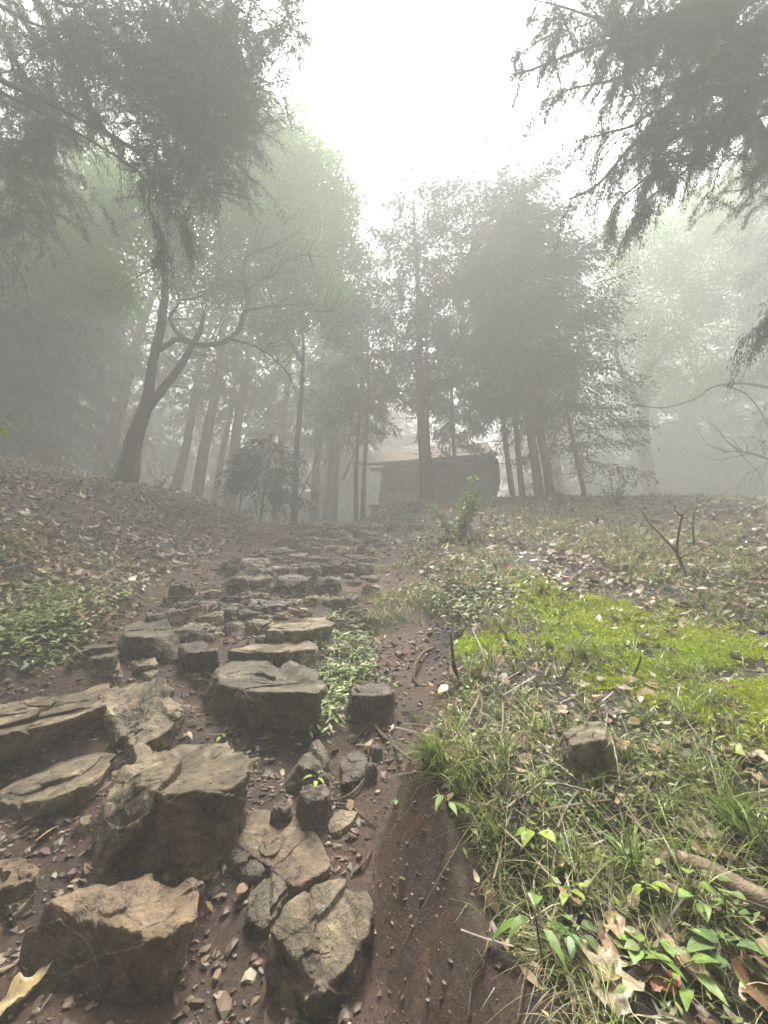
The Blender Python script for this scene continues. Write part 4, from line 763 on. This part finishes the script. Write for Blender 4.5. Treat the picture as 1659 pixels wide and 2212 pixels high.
# thin dark pair left of the hut, and the pale trunks further left
conifer('left of the two thin dark trunks standing by the stone lantern', (769, 1112), 12.0, 12.5, .08, .33, seed=9, rmax=2.0, nb=90, nl=13000, group=CL, lean=(.004, 0))
conifer('right of the two thin dark trunks standing by the stone lantern', (786, 1114), 12.0, 12.0, .085, .32, seed=10, rmax=2.3, nb=90, nl=15000, group=CL, lean=(.006, 0))
FG = 'pale cedar trunks fading into the mist on the left'
for i, (u, v, Y, hh, r, c0, nb, nl, rm, lab) in enumerate([
    (682, 1095, 15.5, 18, .25, .38, 80, 9000, 3.0, 'leftmost of the three pale cedar trunks between the leaning pole and the lantern'),
    (708, 1098, 16.5, 19, .27, .40, 80, 9000, 3.0, 'middle one of the three pale cedar trunks between the leaning pole and the lantern'),
    (727, 1100, 14.5, 17, .13, .35, 80, 9000, 2.6, 'narrow rightmost of the three pale cedar trunks between the leaning pole and the lantern'),
    (601, 1078, 16, 18, .26, .34, 80, 8000, 3.0, 'pale cedar trunk right behind the little bushy conifer'),
    (500, 1052, 14.0, 20, .27, .40, 90, 9000, 3.2, 'rightmost of three thick cedar trunks behind the forked tree, straightest'),
    (470, 1050, 17, 19, .20, .42, 80, 7000, 2.8, 'faint narrow cedar trunk squeezed between two thick ones'),
    (433, 1045, 13.5, 20, .27, .42, 90, 9000, 3.2, 'middle one of three thick cedar trunks behind the forked tree'),
    (384, 1042, 16, 20, .28, .42, 80, 8000, 3.2, 'palest of three thick cedar trunks behind the forked tree, nearest its fork'),
    (222, 1000, 15, 20, .30, .40, 90, 10000, 3.6, 'faint thick cedar trunk left of the forked tree'),
    (120, 980, 15, 18, .30, .10, 140, 30000, 3.6, 'dark shaggy cedar fading out at the far left behind the bank'),
    (20, 950, 12.5, 17, .28, .08, 140, 42000, 3.6, 'dark cedar wall at the left frame edge behind the bank, low boughs'),
    (-160, 930, 12, 18, .30, .08, 140, 36000, 4.2, 'dark cedar cut off by the left frame edge'),
    (300, 1020, 22, 22, .30, .25, 100, 12000, 4.2, 'far misty cedar seen between the forked tree and the faint thick trunk'),
    (560, 1060, 22, 21, .28, .25, 100, 12000, 4.0, 'far misty cedar above the little bushy conifer'),
    ]):
    conifer(lab, (u, v), Y + (2.0 if 300 < u < 760 else 0), hh, r * (1.02 if 300 < u < 760 else 1), c0, nb=nb, nl=nl, rmax=rm, seed=20 + i, group=FG, leaf=.2, flare=1.2)
conifer('very tall ghostly cedar far behind the right cluster, only its blurred top against the sky', (1215, 1080), 19, 31, .3, .35, seed=40, rmax=3.4, nb=120, nl=16000, leaf=.28)
for i, (u, Y, hh, rm, c0, lab) in enumerate([(1335, 27, 30, 5, .12, 'ghostly cedar in the gap right of the hilltop cluster'), (1460, 25, 26, 5, .12, 'dim cedar behind the broad green tree on the right'), (1600, 22, 26, 5, .10, 'dim cedar near the right edge behind the broad green tree'), (860, 30, 24, 4.5, .2, 'far cedar veiled behind the hut roof'), (720, 27, 24, 4.5, .15, 'far cedar veiled behind the pale trunks')]):
    conifer(lab, (u, 1080), Y, hh, .35, c0, seed=41 + i, rmax=rm, nb=100, nl=13000, leaf=.3)
conifer('small bushy conifer on a thin stem by the crest of the left bank', (568, 1068), 10.6, 3.0, .035, .32, seed=50, rmax=1.3, nb=50, nl=6000, name='small_conifer', leaf=.12, dead=2, flare=1.1, prof=[(0, .9), (.5, 1), (.8, .6), (1, .2)])
conifer('thin young conifer stem left of the small bushy one', (520, 1058), 10.4, 2.4, .02, .45, seed=51, rmax=.6, nb=24, nl=1200, name='small_conifer', leaf=.1, dead=3, flare=1.1)
# ---- broadleaved trees
def blobleaves(A, blobs, n, leaf, col, g, gap=.55, clump=9, flat=.5):
    vol = np.array([b[3] * b[4] * b[5] for b in blobs]) ** (2 / 3); pb = vol / vol.sum(); nc = n // clump
    bi = g.choice(len(blobs), nc, p=pb); B = np.array(blobs); q = rdir(nc, g) * (g.uniform(.12, 1, (nc, 1)) ** .45)
    c = B[bi, :3] + q * B[bi, 3:6]; s = max(.001, float(np.mean(B[:, 3:6])))
    k = fbm(c / s * 2.1 + 9, 2, 3) > g.uniform(-.6, .5, nc) * gap - .12; c = c[k]; nc = len(c)
    pl_ = c[:, None] + g.normal(size=(nc, clump, 3)) * np.array([1, 1, .45]) * leaf * 2.4; P = pl_.reshape(-1, 3); n = len(P)
    N = unit(rdir(n, g) * flat + [0, 0, 1]); D = unit(np.cross(N, rdir(n, g))); D[:, 2] -= .25; D = unit(D); S = unit(np.cross(D, N)); L = leaf * g.uniform(.6, 1.25, n)
    V, Fq = rhomb(P, D, S, L, L * .62, N, .12); cc = jit(col, n, .2, g) * np.repeat(np.exp(g.normal(size=(nc, 1)) * .18), clump, 0)
    A.add(V, Fq, np.repeat(cc, 4, 0))
def pxblob(u, v, r, Y, asp=(1, .8, .75)):
    p = atY(u, v, Y); R_ = r / F * dep(p); return (*p, R_ * asp[0], R_ * asp[1], R_ * asp[2])
def broad(label, limbs, blobs, nl, leaf, col, seed, name='maple_tree', m=barkd_m, group=None, twigs=3, gap=.55):
    """limbs: [(pixels, Y list, radii)], blobs: [(u, v, r, Y)]"""
    g = np.random.default_rng(700 + seed); first = limbs[0]
    f = atY(*first[0][0], first[1] if np.ndim(first[1]) == 0 else first[1][0]); f[2] = float(H(f[0], f[1])) - .1
    root = empty(name, f, label, 'tree', group); A = Acc(f); ends = []
    for j, (px, Y, rad) in enumerate(limbs):
        Ys = np.full(len(px), Y) if np.ndim(Y) == 0 else np.interp(np.linspace(0, 1, len(px)), np.linspace(0, 1, len(Y)), Y)
        pts = [atY(u, v, y) for (u, v), y in zip(px, Ys)]
        if j == 0: pts[0] = f.copy()
        addtube(A, pts, rad, n=12 if j < 4 else 7, wob=.05, seed=seed + j, sub=5); pts = np.array(pts); ends.append(pts)
        if j > 1:                     # fine twigs along the limbs
            for q in range(twigs * len(pts)):
                s = g.uniform(.25, 1) * (len(pts) - 1.001); k = int(s); c = pts[k] * (1 - s + k) + pts[k + 1] * (s - k); L = g.uniform(.25, .9)
                d = unit(rdir(1, g)[0] + unit(pts[k + 1] - pts[k]) * .6 + [0, 0, .3]); e = c + d * L; e2 = e + unit(d + rdir(1, g)[0] * .7) * L * .7
                addtube(A, [c, (c + e) / 2 + rdir(1, g)[0] * L * .08, e, e2], [.014, .004], n=4, wob=0, sub=2)
    bl = [pxblob(*b) for b in blobs]
    allp = np.vstack(ends)
    for b in bl:                      # a limb into every leaf mass
        e = np.array(b[:3]); k = np.argmin(np.linalg.norm(allp - e, axis=1)); c = allp[k]
        addtube(A, [c, c * .6 + e * .4 + [0, 0, .1], e], [.035, .008], n=5, wob=0, sub=3)
    A.build('trunk', m, root); B = Acc(f); blobleaves(B, bl, nl, leaf, col, g, gap); B.build('crown', leaf_m, root, False)
    return root
broad('dark forked tree with snaking limbs on the left bank', [
    ([(272, 1050), (285, 970), (300, 920), (316, 878)], 8.6, [.27, .20, .175, .16]),
    ([(314, 884), (322, 838), (331, 778), (346, 718), (352, 668), (358, 618), (350, 568), (352, 522), (320, 450), (285, 395)], [8.6, 8.4, 8.8], [.15, .11, .12, .08, .05, .03]),
    ([(316, 882), (345, 848), (368, 820), (395, 783), (412, 752), (432, 715), (440, 680)], [8.6, 8.1], [.13, .10, .085, .075, .04]),
    ([(344, 756), (362, 745), (385, 733), (430, 745), (480, 740), (513, 716), (525, 683), (536, 645), (527, 603), (528, 563), (552, 543), (600, 528), (650, 500)], [8.3, 8.0, 7.8], [.07, .065, .06, .05, .02]),
    ([(420, 742), (385, 722), (370, 698), (368, 683), (387, 648), (376, 608), (370, 568), (385, 520)], [8.0, 8.3], [.05, .04, .018]),
    ([(535, 628), (560, 605), (592, 595), (605, 573), (635, 555), (668, 548)], [7.9, 7.7], [.035, .012]),
    ([(500, 733), (550, 748), (590, 773), (622, 808), (640, 850)], [7.9, 8.3], [.04, .015]),
    ([(527, 672), (580, 662), (640, 656), (700, 662), (740, 678)], [7.9, 8.4], [.035, .01]),
    ([(352, 525), (345, 470), (355, 420), (385, 380)], [8.8, 9.2], [.045, .015]),
    ([(590, 595), (590, 560), (610, 520), (620, 470), (610, 430)], [7.8, 8.3], [.025, .008]),
    ([(387, 648), (430, 640), (465, 600), (475, 540), (470, 500)], [8.3, 8.6], [.03, .01]),
    ], [(300, 470, 95, 9.2), (180, 560, 110, 9.4), (110, 470, 100, 9.6), (420, 500, 90, 9.0), (250, 400, 80, 9.6), (560, 500, 80, 8.8), (640, 560, 70, 8.6), (370, 590, 60, 9.2), (240, 640, 60, 9.2), (690, 640, 60, 9.0), (60, 610, 90, 9.6), (470, 620, 50, 9.2)],
    80000, .095, (.13, .26, .035), 1, gap=.7)
broad('broad pale green tree whose crown steps down towards the sky gap', [
    ([(640, 1090), (640, 980), (650, 860), (655, 760), (650, 640)], 11.2, [.11, .09, .08, .06, .04]),
    ([(650, 780), (600, 680), (560, 560), (540, 440)], [11.2, 10.2], [.08, .02]), ([(652, 720), (700, 600), (730, 500)], [11.2, 10.8], [.07, .02]),
    ], [(560, 250, 62, 9.8), (560, 330, 90, 9.8), (630, 330, 70, 9.8), (640, 245, 26, 9.8), (670, 400, 85, 9.8), (600, 430, 100, 9.8), (710, 460, 80, 10.3), (650, 530, 100, 10.3), (740, 560, 65, 10.8), (500, 330, 80, 9.4), (480, 430, 80, 9.8), (560, 600, 90, 10.8), (690, 650, 80, 10.8), (745, 670, 50, 11.0), (745, 420, 34, 10.2), (715, 345, 28, 10.0), (520, 190, 36, 9.8), (600, 720, 70, 11.3)],
    130000, .105, (.14, .27, .035), 2, gap=.35, twigs=2)
broad('broad green tree rising behind the hilltop on the right', [
    ([(1400, 1085), (1396, 1000), (1390, 900), (1400, 760), (1430, 640)], 19, [.42, .32, .28, .22, .1]),
    ([(1392, 880), (1350, 820), (1330, 740), (1350, 640)], [16, 15], [.15, .03]), ([(1398, 800), (1470, 720), (1540, 600)], [16, 15.5], [.15, .03]),
    ], [(1480, 500, 90, 15), (1400, 560, 90, 15), (1345, 590, 60, 15), (1540, 560, 110, 15), (1620, 480, 110, 15), (1450, 640, 110, 15.5), (1350, 700, 60, 15), (1420, 760, 80, 15), (1560, 700, 110, 15.5), (1650, 640, 100, 15), (1560, 430, 80, 15), (1640, 380, 60, 15), (1370, 840, 45, 14.8), (1500, 830, 70, 16), (1720, 560, 130, 15), (1620, 820, 70, 16), (1330, 500, 40, 15.5)],
    190000, .10, (.15, .29, .04), 3, gap=.5, twigs=2)
broad('bare arching branch tree reaching in at the right edge over the bank', [
    ([(1800, 1075), (1790, 960), (1740, 860), (1660, 838), (1600, 828), (1540, 836), (1500, 862), (1440, 880), (1395, 878), (1362, 866)], [9.5, 9.3, 9.2], [.11, .08, .05, .028, .02, .014, .008]),
    ([(1560, 830), (1610, 850), (1640, 885), (1665, 930)], 9.3, [.03, .012]), ([(1700, 1010), (1640, 985), (1600, 975), (1560, 978)], 9.0, [.03, .008]), ([(1600, 828), (1615, 790), (1640, 760)], 9.3, [.02, .006])],
    [(1690, 760, 50, 9.4), (1740, 700, 70, 9.6)], 2600, .07, (.07, .1, .035), 4, name='bare_tree', twigs=3)
# ---- overhanging boughs of nearer conifers, each tree with its trunk outside the frame
def bough_tree(label, at, top, r, boughs, nl, leaf, seed, col=(.032, .040, .024), twigcol=barkd_m, hang=.55, lean=(0, 0), extra=None, z0=.35):
    g = np.random.default_rng(800 + seed); f = np.array([at[0], at[1], float(H(at[0], at[1])) - .15]); root = empty('overhanging_cedar', f, label, 'tree')
    A = Acc(f); tp = [f + [lean[0] * h, lean[1] * h, h] for h in np.linspace(0, top, 9)]; addtube(A, tp, [r * 1.3, r, r * .9, r * .7, r * .4, .04], n=14, wob=.04, seed=seed)
    segs = []
    for (px, dp, rad) in boughs:
        ds = np.interp(np.linspace(0, 1, len(px)), np.linspace(0, 1, len(dp)), dp); pts = [atD(u, v, d) for (u, v), d in zip(px, ds)]
        k = np.argmin([abs(q[2] - pts[0][2]) + .3 * np.linalg.norm(q - pts[0]) for q in tp])
        full = [tp[k], (tp[k] + pts[0]) / 2 + [0, 0, .3]] + pts; addtube(A, full, [rad * 1.4, rad * 1.2] + list(np.linspace(rad, rad * .25, len(pts))), n=7, wob=.05, seed=seed, sub=4)
        segs.append((np.array(pts), rad))
    sub = []
    for pts, rad in segs:             # hanging side twigs
        L = np.linalg.norm(np.diff(pts, axis=0), axis=1).sum()
        for q in range(int(L * 9)):
            s = g.uniform(.0, 1) ** .8 * (len(pts) - 1.001); k = int(s); c = pts[k] * (1 - s + k) + pts[k + 1] * (s - k); bd = unit(pts[k + 1] - pts[k]); sd = np.cross(bd, [0, 0, 1.])
            d = unit(bd * g.uniform(.1, .9) + sd * g.uniform(-1, 1) + np.array([0, 0, g.uniform(-.5, .15)])); l = g.uniform(.35, 1.0) * (1 - .35 * s / len(pts)); e = c + d * l * .6; e2 = e + unit(d + [0, 0, -hang * 1.6]) * l * .55
            addtube(A, [c, e, e2], [.009, .003], n=4, wob=0, sub=2); sub.append((c, e, e2))
    if extra:
        for (u, v, rp, d, k) in extra:
            for _ in range(k):
                uu, vv = np.array([u, v]) + g.normal(size=2) * rp * .5; c = atD(uu, vv, d * g.uniform(.85, 1.15)); l = g.uniform(.4, .9); dd = unit(rdir(1, g)[0] * [1, 1, .4]); e = c + dd * l * .6; e2 = e + unit(dd + [0, 0, -hang * 1.8]) * l * .5
                addtube(A, [c, e, e2], [.010, .003], n=4, wob=0, sub=2); sub.append((c, e, e2))
    A.build('trunk', twigcol, root)
    S_ = np.array(sub); n = nl; bi = g.integers(0, len(S_), n); t = g.uniform(.05, 1.0, n); a = np.where(t < .5, t * 2, t * 2 - 1)[:, None]
    P = np.where((t < .5)[:, None], S_[bi, 0] * (1 - a) + S_[bi, 1] * a, S_[bi, 1] * (1 - a) + S_[bi, 2] * a); T = unit(np.where((t < .5)[:, None], S_[bi, 1] - S_[bi, 0], S_[bi, 2] - S_[bi, 1]))
    P = P + g.normal(size=(n, 3)) * .035; D = unit(T * .9 + rdir(n, g) * .6 + [0, 0, -.5]); S = unit(np.cross(D, rdir(n, g))); L = leaf * g.uniform(.5, 1.3, n)
    V, Fq = rhomb(P - f, D, S, L, L * .17, unit(np.cross(D, S)), .2); mk('crown', V, Fq, needle_m, root, np.repeat(jit(col, n, .25, g), 4, 0), False)
    return root
bough_tree('big conifer overhanging the top right corner with drooping needled boughs', (11.5, 2.6), 17, .3, [
    ([(1720, -60), (1640, 50), (1560, 140), (1450, 230), (1360, 320), (1290, 400), (1230, 430)], [7.5, 7, 6.6], .06),
    ([(1640, 50), (1600, 180), (1540, 290), (1480, 370), (1400, 430), (1370, 480)], [7.0, 6.4], .045),
    ([(1660, -60), (1500, 10), (1370, 70), (1250, 110), (1150, 150), (1108, 160)], [7.6, 7.2, 6.9], .05),
    ([(1370, 70), (1290, 40), (1200, 10), (1150, 0)], [7.2, 7.0], .03), ([(1500, 10), (1420, 110), (1330, 170), (1240, 190), (1185, 215)], [7.3, 6.8], .035),
    ([(1450, 230), (1370, 270), (1300, 290), (1262, 300)], [6.8, 6.5], .03), ([(1540, 290), (1500, 330), (1430, 360), (1330, 440), (1318, 485)], [6.5, 6.2], .03),
    ([(1760, 100), (1660, 180), (1580, 260), (1530, 340)], [7.5, 7], .05), ([(1560, 140), (1480, 170), (1400, 200), (1330, 210)], [6.9, 6.6], .03), ([(1700, -100), (1560, -40), (1430, -30), (1300, -40)], [7.8, 7.4], .05)],
    250000, .07, 1, hang=.45, extra=[(1560, 40, 100, 7.6, 90), (1330, 40, 70, 7.4, 50), (1640, 240, 70, 7.6, 60), (1500, 60, 90, 7.2, 140), (1380, 90, 80, 7.1, 100), (1590, 160, 80, 7.0, 80), (1480, 250, 60, 6.8, 60), (1400, 350, 50, 6.6, 55), (1620, 60, 60, 7.2, 50), (1640, 330, 60, 7.2, 26), (1200, 60, 40, 7.1, 25), (1600, 420, 50, 7.5, 14)])
bough_tree('tall conifer overhanging the top left corner with long dark crooked branches', (-7.6, 2.6), 18, .32, [
    ([(20, -80), (95, 25), (135, 110), (175, 185), (200, 245), (222, 278), (247, 297), (290, 320), (330, 325)], [7.2, 6.8, 6.6], .085),
    ([(247, 300), (262, 345), (300, 372), (330, 406), (360, 425), (400, 415)], [6.6, 6.6], .030), ([(280, 318), (322, 382), (350, 440), (392, 462), (410, 505)], [6.6, 6.4], .026),
    ([(-40, -10), (0, 12), (50, 40), (110, 62), (200, 58)], [7.0, 6.8], .045), ([(90, -20), (140, 10), (180, 8), (200, -20)], [6.8, 6.7], .04), ([(0, 75), (40, 140), (75, 185), (120, 225), (170, 245)], [6.6, 6.6], .022),
    ([(300, 372), (320, 450), (350, 510), (352, 560)], [6.6, 6.5], .018)],
    260000, .08, 2, hang=.5, extra=[(500, 200, 70, 8, 90), (470, 60, 90, 8.2, 90), (400, 120, 90, 8, 90), (200, 180, 90, 8.4, 90), (380, 380, 60, 7.8, 60), (540, 270, 40, 8, 36), (300, 60, 100, 7.6, 120), (420, 50, 90, 7.6, 110), (180, 60, 90, 7.6, 90), (80, 150, 90, 8, 90), (50, 300, 90, 8.2, 90), (340, 180, 80, 7.6, 110), (430, 200, 80, 7.6, 120), (420, 300, 70, 7.4, 90), (370, 270, 60, 7.4, 60), (450, 400, 50, 7.4, 36), (500, 300, 50, 7.6, 50), (520, 40, 60, 7.8, 60), (600, 70, 34, 7.8, 36), (620, 20, 40, 7.8, 36), (595, 125, 16, 7.8, 12), (100, 400, 90, 8.4, 70), (30, 480, 70, 8.6, 60), (470, 120, 60, 7.7, 70), (250, 140, 60, 7.6, 60), (130, 290, 50, 8, 50)])
# a needled tip poking in at the right edge
bough_tree('conifer hidden beyond the right edge, one needled tip poking in half way up', (7.4, 4.6), 14, .2, [([(1760, 640), (1700, 670), (1655, 695), (1638, 712)], [5.6, 5.4], .02), ([(1740, 690), (1700, 700), (1650, 722)], [5.6, 5.4], .015)], 2600, .075, 3)
# unseen forest behind and beside the photographer, added to block skylight on the rocks
for i, (x, y, hh, rm) in enumerate([(-4.5, -4, 17, 4.2), (3.5, -5, 18, 4.4), (-9, -3, 18, 4.6), (8.5, -4, 17, 4.5), (-.5, -9, 19, 5), (-12, 5, 18, 4.2), (13, 5, 17, 4.4), (5.5, -11, 19, 5), (-6, -11, 19, 5), (-14, 11, 19, 4.4), (17, 11, 18, 4.4)]):
    conifer('cedar of the forest behind the photographer, outside the picture, added to block skylight', None, 0, hh, .28, .06, at=(x, y), seed=60 + i, rmax=rm, nb=130, nl=26000 if y < 0 else 40000, leaf=.34 if y < 0 else .16, group='forest around the photographer', dead=3)

# the wall of forest far back, barely visible in the mist
fars = [conifer('far forest tree, only a dim shape in the mist behind the ridge', None, 0, 22, .3, .05, at=(-30, 27), seed=90 + k, rmax=4.6, nb=130, nl=16000, leaf=.34, group='far forest behind the ridge') for k in range(2)]
gf = np.random.default_rng(5); kk = 0
for row, (Y, x0, x1, st) in enumerate([(27, -34, 34, 5.0), (34, -42, 44, 6.0)]):
    for x in np.arange(x0, x1, st):
        kk += 1; src = fars[kk % 2]; xx, yy = x + gf.uniform(-1.5, 1.5), Y + gf.uniform(-2, 2)
        if kk <= 2: o = fars[kk - 1]
        else:
            o = src.copy(); C.objects.link(o)
            for ch in src.children: c = ch.copy(); C.objects.link(c); c.parent = o
        o.location = (xx, yy, float(H(xx, yy)) - .2); o.rotation_euler = (0, 0, gf.uniform(0, 6)); sc_ = gf.uniform(.75, 1.05); o.scale = (sc_, sc_, sc_ * gf.uniform(.9, 1.05))

# ------------------------------------------------------------------ haze
hb = bpy.data.meshes.new('haze'); bm = bmesh.new(); bmesh.ops.create_cube(bm, size=1)
for v in bm.verts: v.co = Vector((v.co.x * 260, v.co.y * 340 + 60, (v.co.z + .5) * (40 + 28) - 28))
bm.to_mesh(hb); bm.free(); ho = bpy.data.objects.new('haze', hb); C.objects.link(ho); ho['kind'] = 'stuff'
hm = bpy.data.materials.new('mist'); hm.use_nodes = True; t = hm.node_tree; t.nodes.clear()
pv = nd(t, 'ShaderNodeVolumePrincipled'); pv.inputs['Color'].default_value = (.50, .505, .488, 1); pv.inputs['Density'].default_value = HAZE; pv.inputs['Anisotropy'].default_value = 0.0
t.links.new(pv.outputs[0], nd(t, 'ShaderNodeOutputMaterial').inputs['Volume']); hb.materials.append(hm)
